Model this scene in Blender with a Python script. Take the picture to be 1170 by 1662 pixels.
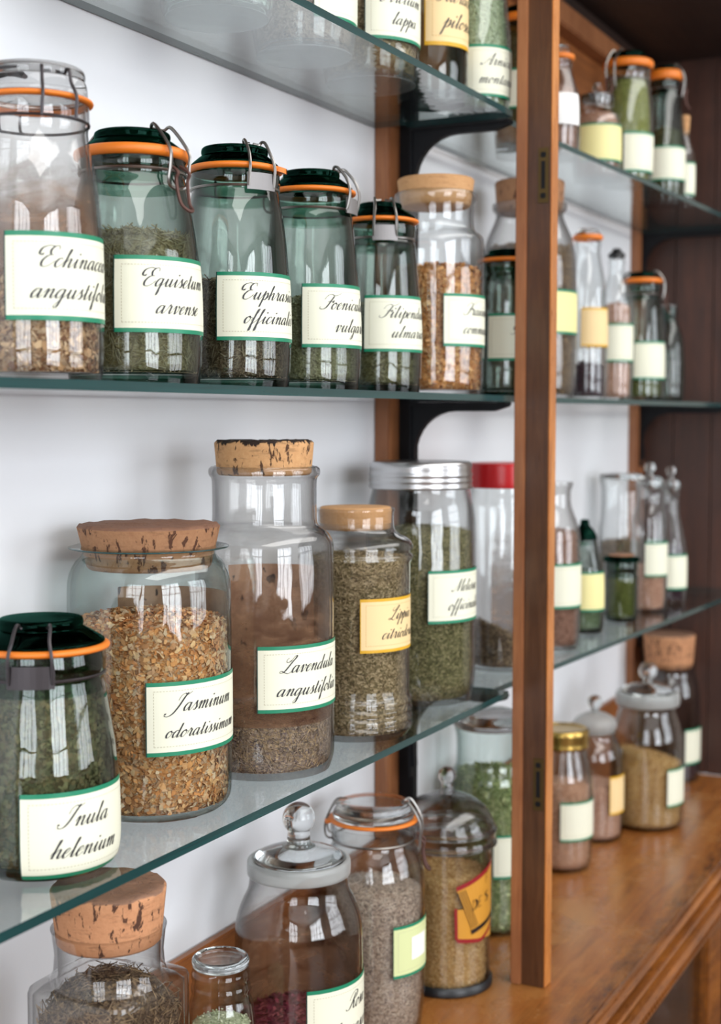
import bpy, bmesh, random
import numpy as np
from math import *
from mathutils import Vector, Matrix

random.seed(7); RNG = np.random.default_rng(7)
for _o in list(bpy.data.objects):
    bpy.data.objects.remove(_o)
SC = bpy.context.scene
COL = SC.collection

# ------------------------------------------------------------------ camera
CA, CP, CF = radians(26.9), radians(3.82), 2308.3      # yaw to the shelves, pitch down, focal length in pixels (50 mm)
cam_d = bpy.data.cameras.new('camera'); cam = bpy.data.objects.new('camera', cam_d); COL.objects.link(cam)
cam_d.sensor_fit = 'VERTICAL'; cam_d.sensor_height = 36.0; cam_d.lens = 50.0
cam_d.clip_start = 0.02; cam_d.clip_end = 50
cam_d.dof.use_dof = True; cam_d.dof.focus_distance = 1.33; cam_d.dof.aperture_fstop = 5.2
fw = Vector((cos(CP) * cos(CA), cos(CP) * sin(CA), -sin(CP)))
rt = Vector((sin(CA), -cos(CA), 0)); up = rt.cross(fw)
cam.matrix_world = Matrix((rt, up, -fw)).transposed().to_4x4()
SC.camera = cam

# ------------------------------------------------------------------ light, exposure, render look
SC.view_settings.view_transform = 'Standard'; SC.view_settings.look = 'None'
SC.view_settings.gamma = 1.0; SC.view_settings.use_curve_mapping = False
SC.view_settings.exposure = 0.0
W = bpy.data.worlds.new('world'); SC.world = W; W.use_nodes = True
W.node_tree.nodes['Background'].inputs[0].default_value = (0.75, 0.85, 1.0, 1)
W.node_tree.nodes['Background'].inputs[1].default_value = 1.0
cy = SC.cycles
cy.max_bounces = 12; cy.diffuse_bounces = 4; cy.glossy_bounces = 4; cy.transmission_bounces = 8
cy.transparent_max_bounces = 48; cy.sample_clamp_indirect = 4.0; cy.sample_clamp_direct = 0.0
cy.caustics_reflective = False; cy.caustics_refractive = True; cy.blur_glossy = 0.3
cy.use_denoising = True

# room extents
RX0, RX1, RY0, RY1, RZ0, RZ1 = -3.2, 4.6, -3.6, 0.86, -1.62, 1.60
# windows: (wall, a0, a1, z0, z1, power); the last one is added to light the right bay
WINDOWS = [('x', -1.5, 0.45, -0.75, 1.45, 82), ('y', -2.3, 0.1, -0.80, 1.45, 150), ('y', 1.5, 3.6, -0.75, 1.45, 80)]
for i, (wl, a0, a1, z0, z1, pw) in enumerate(WINDOWS):
    L = bpy.data.lights.new('window_daylight', 'AREA'); L.shape = 'RECTANGLE'
    L.size = a1 - a0; L.size_y = z1 - z0; L.energy = pw; L.color = (0.93, 0.96, 1.0)
    lo = bpy.data.objects.new('window_daylight', L); COL.objects.link(lo)
    if wl == 'x':
        lo.location = (RX0 - 0.06, (a0 + a1) / 2, (z0 + z1) / 2); d = Vector((1, 0, 0))
    else:
        lo.location = ((a0 + a1) / 2, RY0 - 0.06, (z0 + z1) / 2); d = Vector((0, 1, 0))
    lo.rotation_euler = d.to_track_quat('-Z', 'Y').to_euler()

L = bpy.data.lights.new('overhead_fill', 'AREA'); L.shape = 'RECTANGLE'; L.size = 4.6; L.size_y = 1.2; L.energy = 75; L.color = (1.0, .98, .95)
lo = bpy.data.objects.new('overhead_fill', L); COL.objects.link(lo); lo.location = (1.2, -.95, RZ1 - .02)  # added soft fill from above, not a known lamp of the shop

# ------------------------------------------------------------------ material helpers
def lin(h):
    h = h.lstrip('#'); c = [int(h[i:i + 2], 16) / 255 for i in (0, 2, 4)]
    return tuple(x / 12.92 if x <= .04045 else ((x + .055) / 1.055) ** 2.4 for x in c) + (1.0,)
class NT:
    def __init__(s, name):
        s.m = bpy.data.materials.new(name); s.m.use_nodes = True
        s.t = s.m.node_tree; s.t.nodes.clear(); s.out = s.n('ShaderNodeOutputMaterial')
    def n(s, typ, **kw):
        x = s.t.nodes.new(typ)
        for k, v in kw.items():
            if k.startswith('i_'):
                key = k[2:]; key = int(key) if key.isdigit() else key.replace('_', ' ')
                x.inputs[key].default_value = v
            else: setattr(x, k, v)
        return x
    def l(s, a, b): s.t.links.new(a, b)
    def surf(s, sh): s.l(sh, s.out.inputs['Surface']); return s.m
    def math(s, op, a, b=None):
        x = s.n('ShaderNodeMath', operation=op)
        for i, v in enumerate((a, b)):
            if v is None: continue
            if isinstance(v, (int, float)): x.inputs[i].default_value = v
            else: s.l(v, x.inputs[i])
        return x.outputs[0]
    def ramp(s, fac, stops, interp='LINEAR'):
        r = s.n('ShaderNodeValToRGB'); r.color_ramp.interpolation = interp
        e = r.color_ramp.elements
        while len(e) > 1: e.remove(e[0])
        e[0].position = stops[0][0]; e[0].color = stops[0][1]
        for p, c in stops[1:]:
            q = e.new(p); q.color = c
        s.l(fac, r.inputs[0]); return r.outputs[0]
    def mix(s, fac, a, b, blend='MIX'):
        x = s.n('ShaderNodeMix', data_type='RGBA', blend_type=blend)
        for sock, v in ((x.inputs[0], fac), (x.inputs[6], a), (x.inputs[7], b)):
            if isinstance(v, (int, float, tuple)): sock.default_value = v
            else: s.l(v, sock)
        return x.outputs[2]
    def coords(s, scale=(1, 1, 1), rot=(0, 0, 0)):
        tc = s.n('ShaderNodeTexCoord'); mp = s.n('ShaderNodeMapping')
        mp.inputs['Scale'].default_value = scale; mp.inputs['Rotation'].default_value = rot
        s.l(tc.outputs['Object'], mp.inputs[0]); return mp.outputs[0]
    def noise(s, vec, scale, detail=4, rough=.55, dist=0):
        x = s.n('ShaderNodeTexNoise'); x.inputs['Scale'].default_value = scale; x.inputs['Detail'].default_value = detail
        x.inputs['Roughness'].default_value = rough; x.inputs['Distortion'].default_value = dist
        s.l(vec, x.inputs['Vector']); return x.outputs[0]
    def pbsdf(s, col, rough=.5, metal=0, bump=None, bstr=.3, bdist=.002, **kw):
        p = s.n('ShaderNodeBsdfPrincipled')
        for sock, v in ((p.inputs['Base Color'], col), (p.inputs['Roughness'], rough), (p.inputs['Metallic'], metal)):
            if isinstance(v, (int, float, tuple)): sock.default_value = v
            else: s.l(v, sock)
        for k, v in kw.items(): p.inputs[k.replace('_', ' ')].default_value = v
        if bump is not None:
            b = s.n('ShaderNodeBump'); b.inputs['Strength'].default_value = bstr; b.inputs['Distance'].default_value = bdist
            s.l(bump, b.inputs['Height']); s.l(b.outputs[0], p.inputs['Normal'])
        return p.outputs[0]

def thin_glass(name, mid, edge, epow=3.0, f0=.045, rough=0.0, haze=None):
    """wall of a glass vessel: clear through the middle, deeper in colour where the eye runs along the wall, Fresnel gloss"""
    t = NT(name)
    lw = t.n('ShaderNodeLayerWeight'); lw.inputs['Blend'].default_value = .5
    fc = lw.outputs['Facing']
    fr = t.math('ADD', t.math('MULTIPLY', t.math('POWER', fc, 5.0), 1 - f0), f0)
    tr = t.n('ShaderNodeBsdfTransparent')
    t.l(t.mix(t.math('POWER', fc, epow), mid, edge), tr.inputs[0])
    gl = t.n('ShaderNodeBsdfGlossy'); gl.inputs['Roughness'].default_value = rough; gl.inputs[0].default_value = (1, 1, 1, 1)
    # hand-blown unevenness
    bz = t.n('ShaderNodeBump'); bz.inputs['Strength'].default_value = .18; bz.inputs['Distance'].default_value = .004
    t.l(t.noise(t.coords((1, 1, .35)), 38, 2), bz.inputs['Height']); t.l(bz.outputs[0], gl.inputs['Normal'])
    mx = t.n('ShaderNodeMixShader'); t.l(fr, mx.inputs[0]); t.l(tr.outputs[0], mx.inputs[1]); t.l(gl.outputs[0], mx.inputs[2])
    sh = mx.outputs[0]
    if haze:
        df = t.n('ShaderNodeBsdfDiffuse'); df.inputs[0].default_value = haze[0]
        m2 = t.n('ShaderNodeMixShader'); m2.inputs[0].default_value = haze[1]
        t.l(sh, m2.inputs[1]); t.l(df.outputs[0], m2.inputs[2]); sh = m2.outputs[0]
    return t.surf(sh)
def solid_glass(name, col, rough=0.0, ior=1.48):
    t = NT(name); g = t.n('ShaderNodeBsdfGlass'); g.inputs['Color'].default_value = col
    g.inputs['Roughness'].default_value = rough; g.inputs['IOR'].default_value = ior
    return t.surf(g.outputs[0])
def plain(name, col, rough=.5, metal=0, **kw):
    t = NT(name); return t.surf(t.pbsdf(col, rough, metal, **kw))
def wood(name, c0, c1, c2, axis='x', rough=.35, scale=1.0, spec=.5, wear=None):
    t = NT(name)
    sc = {'x': (1.2, 14, 14), 'z': (14, 14, 1.2), 'y': (14, 1.2, 14)}[axis]
    v = t.coords(tuple(k * scale for k in sc))
    g = t.noise(v, 3.0, 8, .65, 1.2); f = t.noise(v, 22, 4, .6, .3)
    big = t.noise(t.coords((1, 1, 1)), 5.0, 4, .6)
    k = t.math('ADD', t.math('MULTIPLY', g, .7), t.math('MULTIPLY', f, .3))
    c = t.ramp(k, [(.30, c0), (.50, c1), (.72, c2)])
    c = t.mix(t.ramp(big, [(.40, (0, 0, 0, 1)), (.65, (.55, .55, .55, 1))]), c, c0)
    if wear:
        w = t.noise(t.coords((1.5, 9, 4)), 6, 6, .7)
        c = t.mix(t.ramp(w, [(.60, (0, 0, 0, 1)), (.70, (.8, .8, .8, 1))]), c, wear)
    r = t.math('ADD', t.math('MULTIPLY', f, .22), rough - .11)
    return t.surf(t.pbsdf(c, r, 0, k, .15, .0012, Specular_IOR_Level=spec))

M = {}
M['clear'] = thin_glass('clear_glass', (.955, .965, .965, 1), (.30, .32, .33, 1), 3.2)
M['grey_glass'] = thin_glass('smoky_old_glass', (.93, .93, .925, 1), (.24, .23, .24, 1), 2.6)
M['aqua'] = thin_glass('pale_aqua_glass', (.925, .96, .95, 1), (.22, .33, .31, 1), 3.0)
M['green'] = thin_glass('bottle_green_glass', (.775, .825, .80, 1), (.008, .055, .040, 1), 1.5)
M['green_neck'] = thin_glass('green_neck_glass', (.44, .60, .53, 1), (.004, .04, .028, 1), 1.2)
M['base_glass'] = thin_glass('pressed_jar_base', (.86, .88, .88, 1), (.55, .6, .6, 1), 2, .05, .15, ((.60, .62, .64, 1), .35))
M['green_thick'] = thin_glass('thick_green_glass', (.10, .26, .20, 1), (.004, .03, .02, 1), 1.0)
M['green_lid'] = solid_glass('dark_green_lid_glass', (.045, .16, .12, 1))
M['clear_solid'] = solid_glass('clear_moulded_glass', (.95, .965, .965, 1))
M['grey_solid'] = solid_glass('smoky_moulded_glass', (.80, .80, .80, 1))
M['frost'] = thin_glass('ground_glass', (.80, .82, .81, 1), (.5, .52, .51, 1), 2, .05, .35, ((.66, .68, .67, 1), .34))
M['shelf_glass'] = thin_glass('shelf_glass', (.955, .975, .97, 1), (.68, .76, .75, 1), 3)
t = NT('shelf_glass_edge')
M['shelf_edge'] = t.surf(t.pbsdf(t.mix(t.noise(t.coords((1, 30, 30)), 6), lin('#0c2c2f'), lin('#1b4a4a')), .12, 0, None, Specular_IOR_Level=.6))
M['rubber'] = plain('orange_rubber', lin('#e07a22'), .45)
M['rubber_pale'] = plain('faded_orange_rubber', lin('#cf8a52'), .5)
M['steel'] = plain('dull_steel_wire', lin('#8d8a86'), .32, 1.0)
M['plate'] = plain('galvanised_plate', lin('#8f8d8d'), .55, .8)
M['rust'] = plain('rusty_wire', lin('#5a3f38'), .6, .5)
M['dark_wire'] = plain('dark_steel_wire', lin('#4c484a'), .4, .9)
M['iron'] = plain('black_iron', lin('#0c0d11'), .6, 0, Specular_IOR_Level=.25)
M['alu'] = plain('aluminium_lid', lin('#c3c3c4'), .28, 1.0)
M['gold'] = plain('gold_lacquer_lid', lin('#b99a55'), .25, 1.0)
M['red'] = plain('red_plastic', lin('#c9191f'), .3)
M['black'] = plain('black_plastic', lin('#14171a'), .35)
M['brass'] = plain('aged_brass', lin('#5c4a2a'), .45, .8)
t = NT('brown_dust_film')
nz = t.noise(t.coords((6, 6, 14)), 3.5, 8, .7, .6); tcg = t.n('ShaderNodeTexCoord')
sep = t.n('ShaderNodeSeparateXYZ'); t.l(tcg.outputs['Generated'], sep.inputs[0])
dens = t.math('SUBTRACT', t.math('ADD', nz, t.math('MULTIPLY', t.math('SUBTRACT', 1.0, sep.outputs[2]), .75)), .55)
d1 = t.n('ShaderNodeMath', operation='MULTIPLY', use_clamp=True); t.l(dens, d1.inputs[0]); d1.inputs[1].default_value = 2.6
d2 = t.math('MULTIPLY', d1.outputs[0], .62)
df = t.n('ShaderNodeBsdfDiffuse'); t.l(t.ramp(nz, [(.35, lin('#5d3e31')), (.65, lin('#a98468'))]), df.inputs[0])
tb = t.n('ShaderNodeBsdfTransparent'); mx = t.n('ShaderNodeMixShader')
t.l(d2, mx.inputs[0]); t.l(tb.outputs[0], mx.inputs[1]); t.l(df.outputs[0], mx.inputs[2]); M['dust'] = t.surf(mx.outputs[0])
t = NT('old_brown_paper')
n1 = t.noise(t.coords((8, 8, 8)), 4, 6, .6); n2 = t.noise(t.coords((40, 40, 25)), 1.6, 3, .5)
M['old_paper'] = t.surf(t.pbsdf(t.mix(t.ramp(n2, [(.62, (0, 0, 0, 1)), (.66, (1, 1, 1, 1))]), t.ramp(n1, [(.3, lin('#8a644e')), (.7, lin('#b99274'))]), lin('#352420')), .8))

def cork_mat(name, c0, c1, dark, dens=.64, top=None, band=None):
    t = NT(name)
    a = t.noise(t.coords((60, 60, 60)), 4, 5, .6); b = t.noise(t.coords((95, 95, 34)), 1.5, 4, .65, .4); c = t.noise(t.coords((40, 40, 170)), 1.4, 3, .6)
    col = t.mix(a, c0, c1)
    msk = t.ramp(b, [(dens, (0, 0, 0, 1)), (dens + .035, (1, 1, 1, 1))])
    col = t.mix(t.math('MULTIPLY', msk, .92), col, dark)
    col = t.mix(t.ramp(c, [(.55, (0, 0, 0, 1)), (.7, (.35, .35, .35, 1))]), col, dark)
    if top:
        g = t.n('ShaderNodeNewGeometry'); s = t.n('ShaderNodeSeparateXYZ'); t.l(g.outputs['Normal'], s.inputs[0])
        k = t.math('MULTIPLY', t.ramp(s.outputs[2], [(.5, (0, 0, 0, 1)), (.8, (1, 1, 1, 1))]), t.ramp(a, [(.3, (.75, .75, .75, 1)), (.6, (1, 1, 1, 1))]))
        col = t.mix(k, col, top)
    if band:
        tc = t.n('ShaderNodeTexCoord'); s = t.n('ShaderNodeSeparateXYZ'); t.l(tc.outputs['Generated'], s.inputs[0])
        edge = t.math('ADD', s.outputs[2], t.math('MULTIPLY', t.math('SUBTRACT', t.noise(t.coords((70, 70, 12)), 1.6, 4, .6), .5), .75))
        col = t.mix(t.ramp(edge, [(.90, (0, 0, 0, 1)), (.95, (1, 1, 1, 1))]), col, band)
    return t.surf(t.pbsdf(col, .75, 0, t.math('SUBTRACT', a, msk), .5, .0012, Specular_IOR_Level=.25))
M['cork'] = cork_mat('cork', lin('#a9774f'), lin('#c99b6c'), lin('#4f2f21'), .60)
M['cork_red'] = cork_mat('reddish_cork', lin('#8b6146'), lin('#ae8460'), lin('#452a1f'), .575, lin('#7b5948'))
M['cork_dark_top'] = cork_mat('cork_with_burnt_top', lin('#b8875a'), lin('#d3a877'), lin('#3f281d'), .58, lin('#33261f'), lin('#2c211b'))
M['cork_pale'] = cork_mat('smooth_cork', lin('#b98a5c'), lin('#cda274'), lin('#8a5a38'), .70)
M['cork_pink'] = cork_mat('grained_cork', lin('#b27c58'), lin('#cf9a72'), lin('#3c2620'), .565, lin('#8a6a58'))

M['paper'] = plain('cream_label_paper', lin('#e7e8d3'), .55)
M['paper_amber'] = plain('peach_label_paper', lin('#ecd09a'), .55)
M['paper_yellow'] = plain('yellow_label_paper', lin('#efe6a2'), .55)
M['paper_green'] = plain('pale_green_label_paper', lin('#d3dca4'), .55)
M['paper_white'] = plain('white_label_paper', lin('#f2f2f0'), .55)
M['bar_green'] = plain('green_label_border', lin('#17805e'), .4)
M['bar_dark'] = plain('dark_green_label_rim', lin('#0f3a33'), .4)
M['bar_gold'] = plain('golden_label_border', lin('#d6a419'), .4)
M['stitch'] = plain('stitched_line_ink', lin('#b9b497'), .6)
M['stitch_gold'] = plain('golden_stitched_line_ink', lin('#cda463'), .6)
M['ink'] = plain('black_ink', lin('#26252b'), .5)
M['amber_paint'] = plain('amber_enamel', lin('#c98f35'), .35)
M['red_paint'] = plain('red_enamel', lin('#8e1d24'), .35)
M['black_paint'] = plain('black_enamel', lin('#241a17'), .35)

t = NT('white_painted_wall')
nw = t.noise(t.coords(), 4, 3)
M['wall'] = t.surf(t.pbsdf(t.mix(nw, lin('#e3e5ea'), lin('#eef0f3')), .55, 0, t.noise(t.coords(), 60, 4), .06, .002, Specular_IOR_Level=.25))
M['room_wall'] = plain('room_plaster', lin('#b9b2a8'), .8)
M['room_ceiling'] = plain('room_ceiling_paint', lin('#e6e6e4'), .8)
M['room_dark'] = wood('shop_panelling', lin('#2c1a12'), lin('#43281b'), lin('#5a3826'), 'z', .5)
M['floor'] = wood('floor_boards', lin('#4a2f1e'), lin('#6b452c'), lin('#83583a'), 'x', .45)
M['post'] = wood('post_wood', lin('#3a2216'), lin('#553520'), lin('#6e492c'), 'z', .32)
M['post_edge'] = wood('lit_post_edge_wood', lin('#8a5128'), lin('#c07a3c'), lin('#d99a58'), 'z', .3)  # brighter post wood: the light on the front face is put into its colour
M['batten'] = wood('batten_wood', lin('#7a4a2c'), lin('#9c6540'), lin('#b37c52'), 'z', .4)
def counter_mat():
    t = NT('worn_counter_wood')
    g = t.noise(t.coords((.9, 10, 10)), 3.0, 8, .65, 1.2); f = t.noise(t.coords((1, 14, 14)), 22, 4, .6, .3)
    k = t.math('ADD', t.math('MULTIPLY', g, .7), t.math('MULTIPLY', f, .3))
    c = t.ramp(k, [(.30, lin('#663a19')), (.50, lin('#8f5627')), (.72, lin('#a96f38'))])
    blot = t.noise(t.coords((3, 4, 1)), 2.2, 7, .72, .5)
    c = t.mix(t.ramp(blot, [(.44, (0, 0, 0, 1)), (.66, (.5, .5, .5, 1))]), c, lin('#ad7a42'))
    # grime worked into the wood beside the front moulding, and scattered knocks
    s = t.n('ShaderNodeSeparateXYZ'); t.l(t.coords(), s.inputs[0])
    band = t.math('SUBTRACT', 1.0, t.math('MULTIPLY', t.math('ABSOLUTE', t.math('SUBTRACT', s.outputs[1], .032)), 24))
    gr = t.math('ADD', t.math('MULTIPLY', band, .32), t.noise(t.coords((5, 22, 5)), 3.5, 7, .75))
    c = t.mix(t.ramp(gr, [(.64, (0, 0, 0, 1)), (.90, (.75, .75, .75, 1))]), c, lin('#3d261a'))
    r = t.math('ADD', t.math('MULTIPLY', blot, .35), .08)
    return t.surf(t.pbsdf(c, r, 0, k, .12, .0012))
M['counter'] = counter_mat() if True else wood('counter_wood', lin('#6b3f1c'), lin('#935d2c'), lin('#ad7840'), 'x', .24, .7, .55, lin('#56341e'))
M['mould'] = wood('counter_moulding_wood', lin('#4a2812'), lin('#8a501d'), lin('#b06e2a'), 'x', .3, 1.6, .5, lin('#3f2412'))
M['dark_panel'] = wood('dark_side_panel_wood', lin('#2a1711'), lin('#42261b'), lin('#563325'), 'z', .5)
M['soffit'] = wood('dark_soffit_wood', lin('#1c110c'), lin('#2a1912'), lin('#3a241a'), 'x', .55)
M['back_board'] = wood('back_board_wood', lin('#6b3f24'), lin('#93592f'), lin('#a86d3e'), 'x', .35)

def gain(c, g):
    g = min(g, .90 / max(c[:3])); return tuple(x * g for x in c[:3]) + (1.0,)
def herb_mat(name, cols, core, g0=1.75):
    t = NT(name)
    g = t.n('ShaderNodeNewGeometry')
    n = len(cols)
    c = t.ramp(g.outputs['Random Per Island'], [((i + .5) / n, gain(lin(h), g0)) for i, h in enumerate(cols)])
    a = t.pbsdf(t.mix(t.math('MULTIPLY', t.noise(t.coords(), 500, 2), .35), c, gain(lin(core), g0)), .75, Specular_IOR_Level=.2)
    m1 = t.surf(a)
    t = NT(name + '_base')
    v = t.n('ShaderNodeTexVoronoi'); v.inputs['Scale'].default_value = 420; t.l(t.coords((1, 1, 1.4)), v.inputs[0])
    s = t.n('ShaderNodeSeparateColor'); t.l(v.outputs['Color'], s.inputs[0])
    c = t.ramp(s.outputs[0], [((i + .5) / n, gain(lin(h), g0)) for i, h in enumerate(cols)])
    c = t.mix(.45, c, gain(lin(core), g0))
    return m1, t.surf(t.pbsdf(c, .8, 0, v.outputs['Distance'], .6, .002, Specular_IOR_Level=.15))

# ------------------------------------------------------------------ mesh helpers
def obj(name, verts, faces, mats, parent=None, smooth=True, sharp=40, midx=None):
    me = bpy.data.meshes.new(name); me.from_pydata(verts, [], faces)
    for m in (mats if isinstance(mats, (list, tuple)) else [mats]): me.materials.append(m)
    if midx is not None: me.polygons.foreach_set('material_index', midx)
    if smooth:
        me.polygons.foreach_set('use_smooth', [True] * len(me.polygons))
        if sharp: me.set_sharp_from_angle(angle=radians(sharp))
    me.update()
    o = bpy.data.objects.new(name, me); COL.objects.link(o)
    if parent is not None: o.parent = parent
    return o
class MB:
    """collects shapes for one mesh"""
    def __init__(s): s.v = []; s.f = []; s.mi = []
    def add(s, v, f, m=0):
        b = len(s.v); s.v += [tuple(p) for p in v]; s.f += [tuple(i + b for i in q) for q in f]; s.mi += [m] * len(f); return s
    def box(s, x0, x1, y0, y1, z0, z1, m=0, bev=0.0):
        bm = bmesh.new(); bmesh.ops.create_cube(bm, size=1)
        for v in bm.verts: v.co = Vector((x0 + (v.co.x + .5) * (x1 - x0), y0 + (v.co.y + .5) * (y1 - y0), z0 + (v.co.z + .5) * (z1 - z0)))
        if bev: bmesh.ops.bevel(bm, geom=list(bm.edges), offset=bev, segments=2, affect='EDGES')
        bm.verts.index_update(); s.add([v.co[:] for v in bm.verts], [[v.index for v in f.verts] for f in bm.faces], m); bm.free(); return s
    def lathe(s, prof, seg=48, m=0, c=(0, 0, 0), a0=0.0, closed=False, mfun=None):
        n = len(prof); v = []; f = []; idx = []
        for r, z in prof:
            if r < 1e-6: idx.append([len(v)] * seg); v.append((c[0], c[1], c[2] + z))
            else:
                idx.append(list(range(len(v), len(v) + seg)))
                v += [(c[0] + r * cos(a0 + 2 * pi * k / seg), c[1] + r * sin(a0 + 2 * pi * k / seg), c[2] + z) for k in range(seg)]
        ms = []
        for i in range(n if closed else n - 1):
            A, B = idx[i], idx[(i + 1) % n]
            for k in range(seg):
                q = [A[k], A[(k + 1) % seg], B[(k + 1) % seg], B[k]]
                u = []
                for w in q:
                    if w not in u: u.append(w)
                if len(u) > 2: f.append(u); ms.append(m if mfun is None else mfun(i))
        b = len(s.v); s.v += v; s.f += [tuple(i + b for i in q) for q in f]; s.mi += ms; return s
    def tube(s, pts, r, seg=7, m=0, closed=False):
        P = [Vector(p) for p in pts]; n = len(P); v = []; f = []
        T = []
        for i in range(n):
            a = P[(i - 1) % n] if (closed or i > 0) else P[i]; b = P[(i + 1) % n] if (closed or i < n - 1) else P[i]
            T.append((b - a).normalized())
        N = T[0].orthogonal().normalized()
        for i in range(n):
            N = (N - T[i] * N.dot(T[i])); N = N.normalized() if N.length > 1e-6 else T[i].orthogonal().normalized()
            B = T[i].cross(N)
            v += [tuple(P[i] + r * (cos(2 * pi * k / seg) * N + sin(2 * pi * k / seg) * B)) for k in range(seg)]
        for i in range(n if closed else n - 1):
            j = (i + 1) % n
            f += [(i * seg + k, i * seg + (k + 1) % seg, j * seg + (k + 1) % seg, j * seg + k) for k in range(seg)]
        if not closed:
            f.append(tuple(range(seg))[::-1]); f.append(tuple((n - 1) * seg + k for k in range(seg)))
        return s.add(v, f, m)
    def prism(s, poly, axis, a, b, m=0):
        """polygon extruded along an axis; poly holds the other two coordinates in cyclic order of names"""
        mk = {'x': lambda p, q, t: (t, p, q), 'y': lambda p, q, t: (p, t, q), 'z': lambda p, q, t: (p, q, t)}[axis]
        n = len(poly); v = [mk(p, q, a) for p, q in poly] + [mk(p, q, b) for p, q in poly]
        f = [tuple(range(n))[::-1], tuple(range(n, 2 * n))] + [(i, (i + 1) % n, n + (i + 1) % n, n + i) for i in range(n)]
        return s.add(v, f, m)
    def build(s, name, mats, parent=None, smooth=True, sharp=40): return obj(name, s.v, s.f, mats, parent, smooth, sharp, s.mi)
def smooth_path(pts, n=6, closed=False):
    P = [Vector(p).to_3d() if len(p) < 3 else Vector(p) for p in pts]; out = []; m = len(P)
    for i in range(m if closed else m - 1):
        g = lambda k: P[k % m] if closed else P[max(0, min(m - 1, k))]
        a, b, c, d = g(i - 1), g(i), g(i + 1), g(i + 2)
        for k in range(n):
            t = k / n
            out.append(.5 * ((2 * b) + (c - a) * t + (2 * a - 5 * b + 4 * c - d) * t * t + (3 * b - a - 3 * c + d) * t ** 3))
    if not closed: out.append(P[-1])
    return out
def chaikin(p, it=2):
    for _ in range(it):
        q = [p[0]]
        for a, b in zip(p, p[1:]):
            q += [(a[0] * .75 + b[0] * .25, a[1] * .75 + b[1] * .25), (a[0] * .25 + b[0] * .75, a[1] * .25 + b[1] * .75)]
        q.append(p[-1]); p = q
    return p
def empty(name, loc, label, cat, group=None):
    o = bpy.data.objects.new(name, None); COL.objects.link(o); o.location = loc; o.empty_display_size = .03
    o['label'] = label; o['category'] = cat
    if group: o['group'] = group
    return o
def tag(o, label, cat, group=None, kind=None):
    o['label'] = label; o['category'] = cat
    if group: o['group'] = group
    if kind: o['kind'] = kind
    return o
def structure(o): o['kind'] = 'structure'; return o

# ------------------------------------------------------------------ where things stand
SH1, SH2, SH3, CTR = 0.388, 0.0238, -0.364, -0.76       # mid heights of the three glass shelves; counter top
GT = 0.004
YF, YW = 0.665, 0.856                                   # shelf front, wall face
XP = 1.759                                              # the post's near face
XE = 3.0                                                # end panel
BB = -0.58                                              # top of the wooden back board

# ------------------------------------------------------------------ room
def wall_with_openings(name, axis, pos, a0, a1, z0, z1, holes, th, mat):
    mb = MB(); xs = sorted({a0, a1, *[h[0] for h in holes], *[h[1] for h in holes]})
    for u0, u1 in zip(xs, xs[1:]):
        hs = [h for h in holes if h[0] <= u0 + 1e-6 and h[1] >= u1 - 1e-6]
        for w0, w1 in ([(z0, z1)] if not hs else [(z0, hs[0][2]), (hs[0][3], z1)]):
            if axis == 'x': mb.box(pos - th, pos, u0, u1, w0, w1)
            else: mb.box(u0, u1, pos - th, pos, w0, w1)
    return structure(mb.build(name, mat, smooth=False))
structure(MB().box(RX0, RX1, RY0, RY1 + .1, RZ0 - .05, RZ0).build('floor', M['floor'], smooth=False))
structure(MB().box(RX0, RX1, RY0, RY1 + .1, RZ1, RZ1 + .05).build('ceiling', M['room_ceiling'], smooth=False))
structure(MB().box(RX0, RX1, YW, YW + .1, RZ0, RZ1).build('wall_back', M['wall'], smooth=False))
structure(MB().box(RX1, RX1 + .1, RY0, RY1, RZ0, RZ1).build('wall_right', M['room_wall'], smooth=False))
wall_with_openings('wall_left', 'x', RX0, RY0, RY1, RZ0, RZ1, [w[1:5] for w in WINDOWS if w[0] == 'x'], .05, M['room_wall'])
wall_with_openings('wall_front', 'y', RY0, RX0, RX1, RZ0, RZ1, [w[1:5] for w in WINDOWS if w[0] == 'y'], .05, M['room_wall'])
for i, (wl, a0, a1, z0, z1, pw) in enumerate(WINDOWS):
    mb = MB()
    def bar(u0, u1, w0, w1):
        if wl == 'x': mb.box(RX0 - .02, RX0 + .03, u0, u1, w0, w1)
        else: mb.box(u0, u1, RY0 - .02, RY0 + .03, w0, w1)
    for u in np.linspace(a0, a1, 5): bar(u - .03, u + .03, z0 - .04, z1 + .04)
    for w in np.linspace(z0, z1, 4): bar(a0 - .04, a1 + .04, w - .025, w + .025)
    structure(mb.build('window_%d' % (i + 1), M['room_dark'], smooth=False))
structure(MB().box(RX0, RX1, RY0, RY0 + .03, RZ0, -.85).build('trim_1', M['room_dark'], smooth=False))
structure(MB().box(RX0, RX0 + .03, RY0 + .04, .85, RZ0, -.85).build('trim_2', M['room_dark'], smooth=False))

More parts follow.
